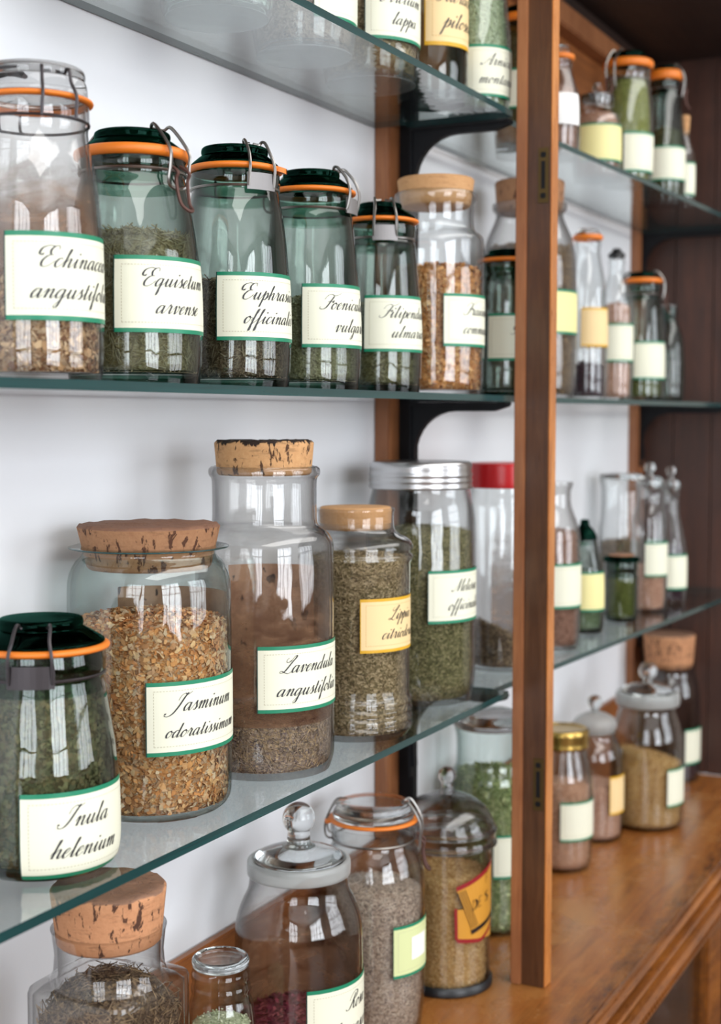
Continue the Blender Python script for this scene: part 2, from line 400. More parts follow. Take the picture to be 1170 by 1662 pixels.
# ------------------------------------------------------------------ the cabinet: end panel, post, battens, boards, counter
def struct(name, mb, mat, smooth=False): return structure(mb.build(name, mat, smooth=smooth))
XL = 0.15                                               # near end of what the shelves run to
cb0 = (XE, .60, CTR)
def local(mb, loc): mb.v = [(x - loc[0], y - loc[1], z - loc[2]) for x, y, z in mb.v]; return mb
cab = empty('display_cabinet', cb0, 'brown wooden shelf cabinet with a front post and dark end panel', 'cabinet')
mb = MB()
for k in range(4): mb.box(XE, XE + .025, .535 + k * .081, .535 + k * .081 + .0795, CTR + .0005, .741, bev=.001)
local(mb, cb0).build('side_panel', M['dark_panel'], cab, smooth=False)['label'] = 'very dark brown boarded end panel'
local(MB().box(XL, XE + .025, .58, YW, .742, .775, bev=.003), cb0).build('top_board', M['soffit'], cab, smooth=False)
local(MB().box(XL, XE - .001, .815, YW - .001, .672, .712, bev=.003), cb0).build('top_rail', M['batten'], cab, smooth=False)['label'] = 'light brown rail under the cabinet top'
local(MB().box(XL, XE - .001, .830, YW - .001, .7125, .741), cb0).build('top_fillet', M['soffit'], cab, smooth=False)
local(MB().box(XL, XE - .001, .845, YW - .001, .47, .6715), cb0).build('upper_back_board', M['back_board'], cab, smooth=False)['label'] = 'reddish board on the wall below the top rail'
local(MB().box(XL, XE - .001, .842, YW - .001, CTR + .0005, BB, bev=.003), cb0).build('lower_back_board', M['back_board'], cab, smooth=False)['label'] = 'low board along the wall behind the counter jars'

# counter: worktop and front moulding
ct = empty('wooden_counter', (XL, .51, CTR), 'worn honey brown wooden counter under the lowest row of jars', 'counter')
L0 = (XL, .51, CTR)
local(MB().box(XL, XE, .532, YW - .001, CTR - .030, CTR, bev=.002), L0).build('worktop', M['counter'], ct, smooth=False)
prof = [(.522, CTR), (.516, CTR + .002), (.510, CTR + .0005), (.506, CTR - .006), (.509, CTR - .012), (.516, CTR - .0145), (.5165, CTR - .019),
        (.503, CTR - .021), (.501, CTR - .025), (.507, CTR - .0275), (.507, CTR - .030), (.494, CTR - .032), (.488, CTR - .038), (.488, CTR - .046), (.493, CTR - .052), (.503, CTR - .055), (.511, CTR - .0565), (.511, CTR - .061), (.500, CTR - .0625), (.499, CTR - .068), (.506, CTR - .071), (.522, CTR - .0722)]
prof = [(y + .010, z) for y, z in prof]
mm = local(MB().prism(prof, 'x', XL, XE), L0)
prof = None
for k in range(150):                                    # carved beads along the ovolo
    x = .9 + k * .014
    if x > XE - .01: break
    mm.box(x - XL, x - XL + .007, .4962 - .51, .5005 - .51, -.0465, -.0375, bev=.0014)
mm.build('front_moulding', M['mould'], ct, smooth=True, sharp=35)

# lower cabinet: frame with glazed front
lc = empty('lower_cabinet', (XL, .53, -1.6), 'wooden glazed cupboard under the counter at bottom right', 'cabinet')
Lc = (XL, .53, -1.6)
for x, w in ((1.55, .05), (2.305, .10), (2.93, .05)):
    local(MB().box(x, x + w, .525, .56, -1.6, CTR - .075, bev=.003), Lc).build('stile', M['mould'], lc, smooth=False)
local(MB().box(XL, XE, .5325, .56, CTR - .075, CTR - .0308), Lc).build('rail', M['mould'], lc, smooth=False)
local(MB().box(XL, XE - .0205, .5605, .84, -1.14, -1.12), Lc).build('shelf', M['dark_panel'], lc, smooth=False)
local(MB().box(XL, XE, .842, .854, -1.6, CTR - .0312), Lc).build('back_panel', M['dark_panel'], lc, smooth=False)
local(MB().box(XE - .02, XE - .0002, .5605, .8415, -1.549, CTR - .0312), Lc).build('side_panel', M['dark_panel'], lc, smooth=False)
local(MB().box(XL, XE, .53, .84, -1.62 + .02, -1.55), Lc).build('plinth', M['dark_panel'], lc, smooth=False)
local(MB().box(1.60, 2.305, .538, .541, -1.55, CTR - .075), Lc).build('pane', M['clear'], lc, smooth=False)

# the front post with its bead, front edge strip coloured brighter as if lit and two strike plates
po = local(MB().box(XP, XP + .026, .6195, .665, CTR + .0003, .741, bev=.0012), cb0).build('front_post', M['post'], cab, smooth=False)
def onpost(mb, name, mat): return local(mb, cb0).build(name, mat, po, smooth=False)
onpost(MB().box(XP - .004, XP, .650, .6652, CTR + .0003, .741, bev=.0015), 'bead', M['batten'])
onpost(MB().box(XP + .001, XP + .0255, .6175, .6195, CTR + .0003, .741, bev=.0008), 'lit_edge', M['post_edge'])
for zc in (.310, -.485):
    m_ = MB().box(XP - .0016, XP + .001, .6215, .6355, zc - .035, zc + .035, 0, .0006)
    m_.box(XP - .0024, XP - .0012, .626, .631, zc - .017, zc + .018, 1)
    for q in (-.026, .026): m_.box(XP - .0026, XP - .0012, .625, .632, zc + q - .0035, zc + q + .0035, 1, .001)
    onpost(m_, 'strike_plate', [M['brass'], M['iron']])

# battens with iron brackets
def bracket(name, X, z, tip, label, wall=.833):
    """iron shelf bracket: wall leg, arm and curved web, in a plane across the shelf"""
    zt = z - GT - .0002
    arc = [(wall - .006 - .058 * (1 - cos(a)), zt - .012 - .058 * (1 - sin(a))) for a in np.linspace(0, pi / 2, 9)]
    poly = [(wall, zt), (tip, zt), (tip, zt - .006), (tip + .02, zt - .012)] + [(y, q) for y, q in arc[::-1]] + [(wall - .008, zt - .11), (wall, zt - .11)]
    lo = (X, wall, zt)
    e = empty(name, lo, label, 'bracket', 'iron shelf brackets')
    local(MB().prism(poly, 'x', X, X + .011), lo).build('web', M['iron'], e, smooth=False)
    local(MB().box(X - .006, X + .017, tip, wall, zt - .004, zt, bev=.001), lo).build('arm_flange', M['iron'], e, smooth=False)
    local(MB().box(X - .004, X + .015, wall - .0035, wall, zt - .125, zt, bev=.001), lo).build('wall_leg', M['iron'], e, smooth=False)
for x0, x1, y0 in ((1.728, 1.778, .834), (2.935, 2.995, .838)):
    local(MB().box(x0, x1, y0, YW - .0005, BB + .0005, .67, bev=.0015), cb0).build('wall_batten', M['batten'], cab, smooth=False)
IR = MB().box(1.760, 1.776, .812, .834, BB + .001, .46, bev=.001)
tag(IR.build('iron_upright', M['iron'], smooth=False), 'black iron upright fixed on the wall batten behind the post', 'upright')
for z, w in ((SH1, 'top'), (SH2, 'middle'), (SH3, 'lowest')):
    bracket('shelf_bracket', 1.748, z, .672, 'black iron bracket holding the %s glass shelf behind the post' % w, .812)
    bracket('shelf_bracket', 2.96, z, .655, 'black iron bracket under the %s glass shelf at the dark end panel' % w, .838)

# glass shelves (a pane for each bay)
def pane(poly, z, label):
    mb = MB(); n = len(poly)
    lo = poly[0]
    v = [(x - lo[0], y - lo[1], -GT) for x, y in poly] + [(x - lo[0], y - lo[1], GT) for x, y in poly]
    mb.add(v, [tuple(range(n))[::-1], tuple(range(n, 2 * n))], 0)
    mb.add(v, [(i, (i + 1) % n, n + (i + 1) % n, n + i) for i in range(n)], 1)
    o = mb.build('glass_shelf', [M['shelf_glass'], M['shelf_edge']], smooth=False); o.location = (lo[0], lo[1], z)
    tag(o, label, 'shelf', 'glass shelves')
for z, w, l2 in ((SH1, 'top', 'with jars seen from below'), (SH2, 'middle', 'at eye level seen edge on'), (SH3, 'lowest', 'with its green edge running across the lower picture')):
    pane([(XL, YF), (1.7415, YF), (1.7415, .8115), (1.7265, .8115), (1.7265, YW - .002), (XL, YW - .002)], z, '%s glass shelf of the left bay %s' % (w, l2))
    pane([(1.7475, YF + .024), (XE - .001, YF - .042), (XE - .001, .8365), (1.7785, .8365), (1.7785, .811), (1.7475, .811)], z, '%s glass shelf of the right bay beyond the post' % w)

# ------------------------------------------------------------------ lettering: a copperplate hand drawn with strokes
_exit = lambda x: [(x, 1), (x, .25), (x + .12, 0), (x + .27, .08), (x + .44, .38)]
_bowl = [(.8, .8), (.6, 1), (.3, .9), (.1, .45), (.25, .02), (.5, .1), (.75, .6), (.82, 1)]
_dot = lambda x, y: [(x, y + .12), (x + .03, y), (x, y - .02)]
GL = {
 'i': ([[(0, .35), (.3, 1)], _exit(.3), _dot(.36, 1.5)], .74), 'u': ([[(0, .35), (.25, 1)], [(.25, 1), (.25, .3), (.4, 0), (.6, .12), (.85, .7)], _exit(.85)], 1.29),
 'n': ([[(0, .5), (.15, .9), (.25, 1), (.33, .85), (.33, 0)], [(.33, .3), (.55, .8), (.75, 1), (.88, .85), (.88, .25), (1.0, 0), (1.15, .08), (1.32, .38)]], 1.32),
 'm': ([[(0, .5), (.15, .9), (.25, 1), (.33, .85), (.33, 0)], [(.33, .3), (.55, .8), (.72, 1), (.83, .85), (.83, 0)], [(.83, .3), (1.05, .8), (1.22, 1), (1.35, .85), (1.35, .25), (1.47, 0), (1.62, .08), (1.8, .38)]], 1.8),
 'r': ([[(0, .35), (.22, .9), (.3, 1.15), (.36, .98), (.56, .92), (.56, .25), (.68, 0), (.82, .08), (.97, .38)]], .97),
 'a': ([_bowl, _exit(.82)], 1.26), 'c': ([[(.7, .8), (.55, 1), (.25, .85), (.1, .4), (.3, 0), (.55, .05), (.85, .38)]], .85),
 'o': ([[(.5, 1), (.2, .8), (.1, .4), (.3, 0), (.6, .15), (.75, .6), (.55, 1), (.6, .82), (.98, .75)]], .95),
 'e': ([[(.0, .35), (.4, .55), (.6, .85), (.45, 1), (.2, .8), (.1, .4), (.25, 0), (.5, .05), (.8, .38)]], .8),
 's': ([[(0, .35), (.38, 1.15)], [(.38, 1.12), (.42, .8), (.6, .35), (.45, 0), (.2, .1)], [(.45, 0), (.8, .38)]], .8),
 't': ([[(0, .35), (.3, 1)], [(.3, 1.65), (.3, .25), (.42, 0), (.58, .08), (.75, .38)], [(.08, 1.1), (.58, 1.13)]], .75),
 'l': ([[(0, .35), (.36, 1.3), (.45, 1.9), (.35, 2), (.28, 1.7), (.28, .25), (.4, 0), (.55, .08), (.72, .38)]], .72),
 'h': ([[(0, .35), (.36, 1.3), (.45, 1.9), (.35, 2), (.28, 1.7), (.28, 0)], [(.28, .3), (.5, .8), (.7, 1), (.83, .85), (.83, .25), (.95, 0), (1.1, .08), (1.27, .38)]], 1.27),
 'd': ([_bowl, [(.84, 2.0), (.82, .25), (.94, 0), (1.09, .08), (1.26, .38)]], 1.26),
 'f': ([[(0, .35), (.42, 1.4), (.52, 1.9), (.42, 2), (.3, 1.6), (.3, -.7), (.38, -1), (.5, -.8), (.4, -.1), (.78, .38)]], .78),
 'g': ([_bowl, [(.82, 1), (.82, -.6), (.65, -1), (.4, -.85), (.7, -.3), (1.22, .38)]], 1.22), 'q': ([_bowl, [(.82, 1), (.82, -1), (.95, -.7), (.85, 0), (1.22, .38)]], 1.22),
 'p': ([[(0, .35), (.3, 1.25)], [(.3, 1.25), (.3, -1)], [(.3, .3), (.5, .8), (.7, 1), (.86, .6), (.75, .15), (.55, 0), (.42, .1)], [(.6, .02), (1.02, .38)]], 1.02),
 'v': ([[(0, .5), (.15, .9), (.25, 1), (.33, .8), (.4, .1), (.5, 0), (.76, .4), (.8, .9), (.7, 1), (.8, .82), (1.08, .8)]], 1.05),
 'x': ([[(0, .4), (.2, .95), (.4, .5), (.6, .05), (.95, .38)], [(.75, 1), (.1, 0)]], .95),
 'E': ([[(1.35, 1.85), (1.2, 2.25), (.8, 2.25), (.5, 1.85), (.7, 1.35), (1.05, 1.3)], [(1.05, 1.3), (.5, 1.2), (.15, .65), (.3, .12), (.75, 0), (1.2, .3), (1.45, .7)], [(.7, 2.2), (.1, 2.3), (-.5, 2.0), (-.55, 1.45), (-.2, 1.25), (-.05, 1.5)], _dot(-.2, 1.3)], 1.55),
 'J': ([[(1.0, 2.3), (.75, 1.7), (.5, .6), (.15, -.25), (-.35, -.6), (-.8, -.5), (-.85, -.25)], _dot(-.82, -.3), [(.1, 1.4), (.2, 2.0), (.6, 2.25), (1.0, 2.05), (1.5, 2.4)]], 1.3),
 'I': ([[(1.0, 2.3), (.75, 1.6), (.45, .5), (.1, .0), (-.4, -.05), (-.6, .25)], _dot(-.58, .3), [(.05, 1.4), (.15, 2.0), (.55, 2.25), (1.0, 2.1), (1.45, 2.35)]], 1.25),
 'L': ([[(.75, 1.75), (.95, 2.3), (1.2, 2.4), (1.25, 2.1), (1.0, 1.6), (.75, .9), (.5, .25), (.15, 0), (-.15, .08), (-.1, .28), (.25, .2), (.7, .0), (1.2, -.1), (1.65, .35)], [(.75, 1.75), (.45, 1.5), (.1, 1.55), (.0, 1.9), (.2, 2.1)]], 1.5),
 'F': ([[(1.05, 1.95), (.85, 1.2), (.6, .3), (.2, 0), (-.3, .1), (-.35, .4)], [(-.25, 1.45), (-.05, 2.0), (.45, 2.25), (1.05, 2.05), (1.6, 2.15), (2.0, 2.45)], [(.45, 1.1), (.9, 1.2), (1.3, 1.1), (1.35, 1.35)], [(1.33, 1.3), (1.3, .95)]], 1.35),
 'M': ([[(-.4, .3), (-.3, 0), (.1, .2), (.5, 1.2), (.8, 2.2)], [(.8, 2.2), (.85, 1.0), (.85, .05)], [(.85, .05), (1.3, 1.2), (1.75, 2.2)], [(1.75, 2.2), (1.7, .9), (1.72, .25), (1.85, 0), (2.15, .38)]], 2.1),
 'R': ([[(.95, 1.9), (.7, 1.0), (.4, .15), (-.05, 0), (-.35, .25)], [(-.1, 1.2), (.1, 1.9), (.7, 2.25), (1.35, 2.1), (1.4, 1.55), (.95, 1.2), (.7, 1.15), (1.0, .95), (1.15, .35), (1.4, 0), (1.75, .35)]], 1.7),
 'A': ([[(-.45, .35), (-.35, 0), (.1, .2), (.6, 1.1), (1.25, 2.25)], [(1.25, 2.25), (1.22, .9), (1.22, .25), (1.35, 0), (1.65, .38)], [(.35, .8), (.8, .95), (1.4, .8)]], 1.6),
 'H': ([[(-.1, 1.6), (.1, 2.1), (.5, 2.2), (.6, 1.6), (.45, .4), (.1, 0), (-.3, .2)], [(1.75, 2.25), (1.4, 1.6), (1.25, .5), (1.4, 0), (1.7, .38)], [(.2, 1.0), (.8, 1.2), (1.5, 1.1)]], 1.65),
 'G': ([[(1.3, 1.8), (1.1, 2.25), (.5, 1.9), (.2, 1.0), (.5, .4), (.95, .7), (1.2, 1.1)], [(1.2, 1.1), (1.0, .1), (.6, -.45), (.1, -.3)]], 1.35),
 'D': ([[(.1, 0), (.1, 1.4)], [(-.05, 1.4), (.55, 1.3), (.85, .7), (.55, .1), (-.05, 0)]], 1.1),
 'e_': ([[(.1, 0), (.1, 1.4)], [(0, 1.4), (.65, 1.4)], [(.1, .75), (.5, .75)], [(0, 0), (.7, 0)]], .9),
 'S': ([[(.75, 1.2), (.4, 1.4), (.1, 1.1), (.4, .75), (.75, .4), (.4, 0), (.05, .2)]], .95),
 ' ': ([], .6),
}
def text_width(s): return sum(GL[c][1] for c in s)
def text_quads(s, unit, slant=.55, bold=1.0):
    """list of (x, y) quads of the written word, starting at x = 0 on the baseline"""
    Q = []; x0 = 0
    for c in s:
        for st in GL[c][0]:
            P = smooth_path([(a, b, 0) for a, b in st], 6)
            W_ = []; up_ = []
            for i in range(len(P)):
                d = (P[min(i + 1, len(P) - 1)] - P[max(i - 1, 0)])
                d = d.normalized() if d.length > 1e-9 else Vector((1, 0, 0))
                down = max(0, -d.y)
                W_.append((.032 + .115 * down ** 1.6) * bold); up_.append(d)
            L_ = []
            for p, w, d in zip(P, W_, up_):
                px_, py_ = p.x + x0, p.y
                hw_ = max(w, .035); nx, ny = -d.y, d.x
                L_.append(((px_ + nx * hw_, py_ + ny * hw_), (px_ - nx * hw_, py_ - ny * hw_)))
            for (a, b), (c2, d2) in zip(L_, L_[1:]):
                Q.append([((u + slant * v) * unit, v * unit) for u, v in (a, b, d2, c2)])
        x0 += GL[c][1]
    return Q

# ------------------------------------------------------------------ jars
class Spot:
    """stands a round vessel on a shelf: cx is where its axis is seen, Y its row on the shelf"""
    def __init__(s, cx, Y, zb):
        u = (cx - 585) / CF
        s.X = (Y * cos(CA) + u * (Y * sin(CA) * cos(CP) - zb * sin(CP))) / (sin(CA) - u * cos(CA) * cos(CP))
        s.Y, s.zb, s.cx = Y, zb, cx; s.D = hypot(s.X, Y); s.g = atan2(Y, s.X)
    def z(s, y, D=None):
        D = D or s.D; t_ = (831 - y) / CF
        return D * (t_ * cos(CP) - sin(CP)) / (cos(CP) + t_ * sin(CP)) - s.zb
    def r(s, hw):
        a = (atan((s.cx + hw - 585) / CF) - atan((s.cx - hw - 585) / CF)) / 2
        return s.D * sin(a)
    def ang(s, delta): return s.g + pi + delta           # delta = 0 faces the viewer, + turns to the right
    def dirs(s, delta): a = s.ang(delta); return Vector((cos(a), sin(a), 0))

def interp(prof):
    zs = [p[1] for p in prof]; rs = [p[0] for p in prof]
    o = np.argsort(zs, kind='stable'); zs = np.array(zs)[o]; rs = np.array(rs)[o]
    return lambda z: float(np.interp(z, zs, rs))

def put_label(parent, sp, rad, spec):
    xl, y0, y1, kind, lines = spec[:5]
    asp = spec[5] if len(spec) > 5 else 1.85
    hwpx = CF * rad(.5 * (sp.z(y0) + sp.z(y1))) / sp.D
    d0 = asin(max(-1, min(1, (xl - sp.cx) / hwpx)))
    R0 = rad(.5 * (sp.z(y0) + sp.z(y1))); Df = sp.D - R0 * cos(d0)
    zt, zb = sp.z(y0, Df), sp.z(y1, Df); h = zt - zb; Wd = asp * h; da = Wd / R0
    a0 = sp.ang(d0)
    off = .0006
    def P(u, v, e=0): # u along the label in m, v up in m
        z = zb + v; r = rad(z) + off + e; a = a0 + u / R0
        return (r * cos(a), r * sin(a), z)
    pm, bm_, sm = {'green': ('paper', 'bar_green', 'stitch'), 'amber': ('paper_amber', 'bar_gold', 'stitch_gold'), 'yellow': ('paper_yellow', 'bar_green', 'stitch'),
                   'lime': ('paper_green', 'bar_green', 'stitch'), 'plain': ('paper_white', 'paper_white', 'paper_white')}[kind]
    mb = MB(); n = 36; b = .055 * h; bs = .016 * h
    us = [0, bs] + list(np.linspace(bs, Wd - bs, n))[1:-1] + [Wd - bs, Wd]
    vs = [0, b] + list(np.linspace(b, h - b, 18))[1:-1] + [h - b, h]
    V = [P(u, v) for v in vs for u in us]; nu = len(us); F_ = []; mi = []
    for j in range(len(vs) - 1):
        for i in range(nu - 1):
            F_.append((j * nu + i, j * nu + i + 1, (j + 1) * nu + i + 1, (j + 1) * nu + i))
            mi.append(2 if i in (0, nu - 2) else (1 if j in (0, len(vs) - 2) else 0))
    mb.v, mb.f, mb.mi = V, F_, mi
    if kind != 'plain':
        def dash(u, v, du, dv): mb.add([P(u, v, .00015), P(u + du, v, .00015), P(u + du, v + dv, .00015), P(u, v + dv, .00015)], [(0, 1, 2, 3)], 3)
        k = .105 * h; dl = .026 * h; th = .008 * h
        nn = int((Wd - 2 * k) / (dl * 1.6))
        for i in range(nn):
            u = k + i * (Wd - 2 * k) / nn
            dash(u, k + .02 * h, dl, th); dash(u, h - k - .02 * h, dl, th)
        nn = int((h - 2 * k) / (dl * 1.6))
        for i in range(nn):
            v = k + .02 * h + i * (h - 2 * k - .04 * h) / nn
            dash(k, v, th, dl); dash(Wd - k, v, th, dl)
    if kind == 'lime':
        mb.add([P(u, v, .0003) for v in (.30 * h, .74 * h) for u in np.linspace(.33 * Wd, .72 * Wd, 12)], [(i, i + 1, 13 + i, 12 + i) for i in range(11)], 4)
    lab = mb.build('label', [M[pm], M[bm_], M['bar_dark'] if kind != 'amber' else M['bar_gold'], M[sm], M['paper_white']], parent, smooth=True, sharp=0)
    if lines:
        tm = MB()
        for word, vb in zip(lines, (.60, .25)):
            tw = text_width(word); unit = min(.105 * h, .74 * Wd / (tw + .6))
            ux = (Wd - (tw + .5) * unit) / 2
            for q in text_quads(word, unit, bold=.85):
                tm.add([P(ux + x, vb * h + y, .0004) for x, y in q], [(0, 1, 2, 3)])
        tm.build('lettering', M['ink'], lab, smooth=False)
    return lab

def wire_bail(parent, sp, style, dl, rn, zn, rr, zr, rt_, zt, mat='steel'):
    """wire clasp: hoop in the neck groove (rn, zn); ring edge (rr, zr); holds the lid at (rt_, zt)"""
    f = sp.dirs(dl); s_ = Vector((-f.y, f.x, 0)); wr = .00125 * (sp.D * .2 + .8)
    zv = Vector((0, 0, 1))
    mb = MB()
    mb.tube([(rn + .001) * (cos(a) * f + sin(a) * s_) + zv * zn for a in np.linspace(0, 2 * pi, 41)[:-1]], wr, 6, closed=True)
    if style in ('plate', 'hooks'):
        w = .34 * rn
        for q in (-1, 1):
            p = [f * (rn + .004) + s_ * q * w + zv * (zn - .001), f * (rr + .003) + s_ * q * w + zv * (zn + (zr - zn) * .4), f * (rr + .004) + s_ * q * w * .98 + zv * zr,
                 f * (rr - .001) + s_ * q * w * .85 + zv * (zr + (zt - zr) * .6), f * (rt_ * .85 + rr * .15) + s_ * q * w * .8 + zv * (zt + .002), f * rt_ * .92 + s_ * q * w * .72 + zv * (zt + .0035),
                 f * rt_ * .86 + s_ * q * w * .6 + zv * (zt + .001), f * rt_ * .84 + s_ * q * w * .15 + zv * (zt + .0015)]
            mb.tube(smooth_path(p, 5), wr * 1.1, 6)
        o = mb.build('wire_bail', M[mat], parent)
        pm = MB(); n = 9; V = []
        for k in range(n):
            a = (k / (n - 1) - .5) * 2 * asin(min(1, w * 1.08 / (rr + .003)))
            for e, z in ((.0045, zn - .0045), (.0045, zn + (zr - zn) * .62), (.003, zn + (zr - zn) * .62), (.003, zn - .0045)):
                d = cos(a) * f + sin(a) * s_
                V.append(tuple(d * (rr + e - .0005) + zv * z))
        F_ = [(k * 4 + j, k * 4 + (j + 1) % 4, k * 4 + 4 + (j + 1) % 4, k * 4 + 4 + j) for k in range(n - 1) for j in range(4)]
        if style == 'plate': pm.add(V, F_ + [(0, 1, 2, 3), tuple((n - 1) * 4 + j for j in (3, 2, 1, 0))]).build('clasp_plate', M['plate'] if mat == 'steel' else M[mat], o, smooth=False)
    else:                                                # long loop with a lever hanging below the neck
        w = .26 * rn; low = zn - .40 * (zt - zn) if style == 'loop' else zn - .012
        P = []
        for q in (-1, 1):
            side = [f * rt_ * .80 + s_ * q * w * .6 + zv * (zt + .002), f * rt_ * .98 + s_ * q * w * .9 + zv * (zt + .004), f * (rr + .005) + s_ * q * w + zv * (zr + .002), f * (rr + .006) + s_ * q * w + zv * (zn + .004), f * (rr + .003) + s_ * q * w * .85 + zv * low]
            P += side if q == -1 else side[::-1]
        P = P[::1]
        mb.tube(smooth_path(P, 5, True), wr * 1.15, 6, closed=True)
        o = mb.build('wire_bail', M[mat], parent)
        lv = MB(); w2 = w * .62
        pts = [f * (rn + .003) + s_ * -w2 + zv * (zn + .004), f * (rr + .010) + s_ * -w2 + zv * (zn - .003), f * (rr + .008) + s_ * -w2 + zv * (low + .004), f * (rr + .011) + s_ * -w2 * .8 + zv * (low - .014), f * (rr + .016) + s_ * -w2 * .4 + zv * (low - .021),
               f * (rr + .016) + s_ * w2 * .6 + zv * (low - .021), f * (rr + .011) + s_ * w2 * .8 + zv * (low - .014), f * (rr + .008) + s_ * w2 + zv * (low + .004), f * (rr + .010) + s_ * w2 + zv * (zn - .003), f * (rn + .003) + s_ * w2 + zv * (zn + .004)]
        lv.tube(smooth_path(pts, 4), wr * 1.2, 6).build('lever', M['rust'] if mat == 'steel' else M[mat], o)
    # hinge at the back
    hb = MB(); g = -f; w = .22 * rn
    for q in (-1, 1):
        hb.tube(smooth_path([g * (rn + .001) + s_ * q * w + zv * zn, g * (rr + .005) + s_ * q * w + zv * (zn + .004), g * (rr + .005) + s_ * q * w + zv * zr, g * rt_ + s_ * q * w * .9 + zv * (zt + .002), g * rt_ * .6 + s_ * q * w * .8 + zv * (zt + .001)], 4), wr, 6)
    hb.build('hinge_wire', M[mat], o)
    return o

def herbs(sp, rin, z0, zt, kind, n, mats, label, size=1.0, mound=.006, slope=(0, 0), span=2.2, cat='dried herbs'):
    """the plant matter inside a jar: a core with loose pieces on it, never through the glass"""
    lim = lambda z: np.maximum(rin(z) - .0009, .001)
    gap = .0022
    def ztop(x, y, R): return zt + slope[0] * x / R + slope[1] * y / R + mound * (1 - (x * x + y * y) / R / R)
    V = []; F_ = []; mi = []; seg = 40; nz = 14
    zs = np.linspace(z0, zt, nz); Rt = max(rin(zt) - .0009 - gap, .002)
    for i, z in enumerate(zs):
        for k in range(seg):
            a = 2 * pi * k / seg; r = max(rin(z) - .0009 - gap, .001)
            zz = z0 + (z - z0) * (ztop(Rt * cos(a), Rt * sin(a), Rt) - z0) / (zt - z0) if slope != (0, 0) else z
            r = max(rin(zz) - .0009 - gap, .001)
            V.append((r * cos(a), r * sin(a), zz))
    for i in range(nz - 1):
        for k in range(seg): F_.append((i * seg + k, i * seg + (k + 1) % seg, (i + 1) * seg + (k + 1) % seg, (i + 1) * seg + k))
    b = (nz - 1) * seg
    for q in (.75, .45):
        s0 = len(V)
        for k in range(seg):
            a = 2 * pi * k / seg; x, y = Rt * q * cos(a), Rt * q * sin(a)
            V.append((x, y, ztop(x, y, Rt) + random.uniform(-.001, .001)))
        for k in range(seg): F_.append((b + k, b + (k + 1) % seg, s0 + (k + 1) % seg, s0 + k))
        b = s0
    V.append((0, 0, ztop(0, 0, Rt))); c = len(V) - 1
    for k in range(seg): F_.append((b + k, b + (k + 1) % seg, c))
    F_.append(tuple(range(seg))[::-1])
    mi = [1] * len(F_)
    # loose pieces
    Rm = rin((z0 + zt) / 2); As = 2 * span * Rm * (zt - z0); At = pi * Rt * Rt
    ntop = int(n * min(.45, At / (As + At))); ns = n - ntop
    a = sp.ang(0) + RNG.uniform(-span, span, ns); z = RNG.uniform(z0 + .0005, zt + .001, ns)
    if slope != (0, 0): z = z0 + (z - z0) * (1 + (slope[0] * np.cos(a) + slope[1] * np.sin(a)) / (zt - z0))
    r = np.array([lim(q) for q in z]) - RNG.uniform(.0003, gap * 1.2, ns)
    C = np.stack([r * np.cos(a), r * np.sin(a), z], 1)
    Nn = np.stack([np.cos(a), np.sin(a), np.zeros(ns)], 1)
    ra = RNG.uniform(0, 2 * pi, ntop); rq = np.sqrt(RNG.uniform(0, 1, ntop)) * (Rt + gap * .5)
    tx, ty = rq * np.cos(ra), rq * np.sin(ra)
    Ct = np.stack([tx, ty, np.array([ztop(x, y, Rt) for x, y in zip(tx, ty)]) + RNG.uniform(0, .003, ntop) * size], 1)
    Nt = np.tile(np.array([[0, 0, 1.]]), (ntop, 1))
    C = np.concatenate([C, Ct]); Nn = np.concatenate([Nn, Nt]); N_ = len(C)
    jit = RNG.normal(0, .35 if kind != 'chip' else .55, (N_, 3)); Nn = Nn + jit; Nn /= np.linalg.norm(Nn, axis=1, keepdims=True)
    T = RNG.normal(0, 1, (N_, 3)); T -= Nn * (T * Nn).sum(1, keepdims=True); T /= np.linalg.norm(T, axis=1, keepdims=True); B = np.cross(Nn, T)
    u = RNG.uniform(.6, 1.4, (N_, 1)) * size
    if kind == 'needle':
        ln, w = .0052 * u * RNG.uniform(.6, 1.5, (N_, 1)), .00042 * size * RNG.uniform(.6, 1.5, (N_, 1))
        cr = RNG.normal(0, .0006, (N_, 1))
        sec = [T * 0 + Nn * w, Nn * -.5 * w + B * .87 * w, Nn * -.5 * w - B * .87 * w]
        VV = np.stack([C - T * ln + q + B * cr for q in sec] + [C + T * ln + q for q in sec], 1)
        FF = [(0, 1, 4, 3), (1, 2, 5, 4), (2, 0, 3, 5)]
    elif kind == 'chip':
        ln, w = .0036 * u, .0021 * u * RNG.uniform(.5, 1.2, (N_, 1)); bd = .0011 * u * RNG.uniform(-.6, 1.3, (N_, 1))
        VV = np.stack([C - T * ln - B * w, C - T * ln * .8 + B * w, C - B * w * 1.2 + Nn * bd, C + B * w * 1.1 + Nn * bd, C + T * ln - B * w * .6, C + T * ln * .9 + B * w * .7], 1)
        FF = [(0, 2, 3, 1), (2, 4, 5, 3)]
    else:
        ln, w = .0018 * u, .0011 * u
        VV = np.stack([C - T * ln, C + T * ln, C - B * w, C + B * w, C - Nn * w * .8, C + Nn * w * .8], 1)
        FF = [(0, 2, 5), (2, 1, 5), (1, 3, 5), (3, 0, 5), (2, 0, 4), (1, 2, 4), (3, 1, 4), (0, 3, 4)]
    VV = VV.reshape(-1, 3)
    VV[:, 2] = np.maximum(VV[:, 2], z0 + .0002)
    rr = np.hypot(VV[:, 0], VV[:, 1]); lm = np.array([rin(q) - .0007 for q in VV[:, 2]]); k = np.minimum(1, lm / np.maximum(rr, 1e-6))
    VV[:, 0] *= k; VV[:, 1] *= k
    b = len(V); V = V + VV.tolist()
    for i in range(N_):
        o6 = b + 6 * i
        for q in FF: F_.append(tuple(o6 + j for j in q))
    mi += [0] * (N_ * len(FF))
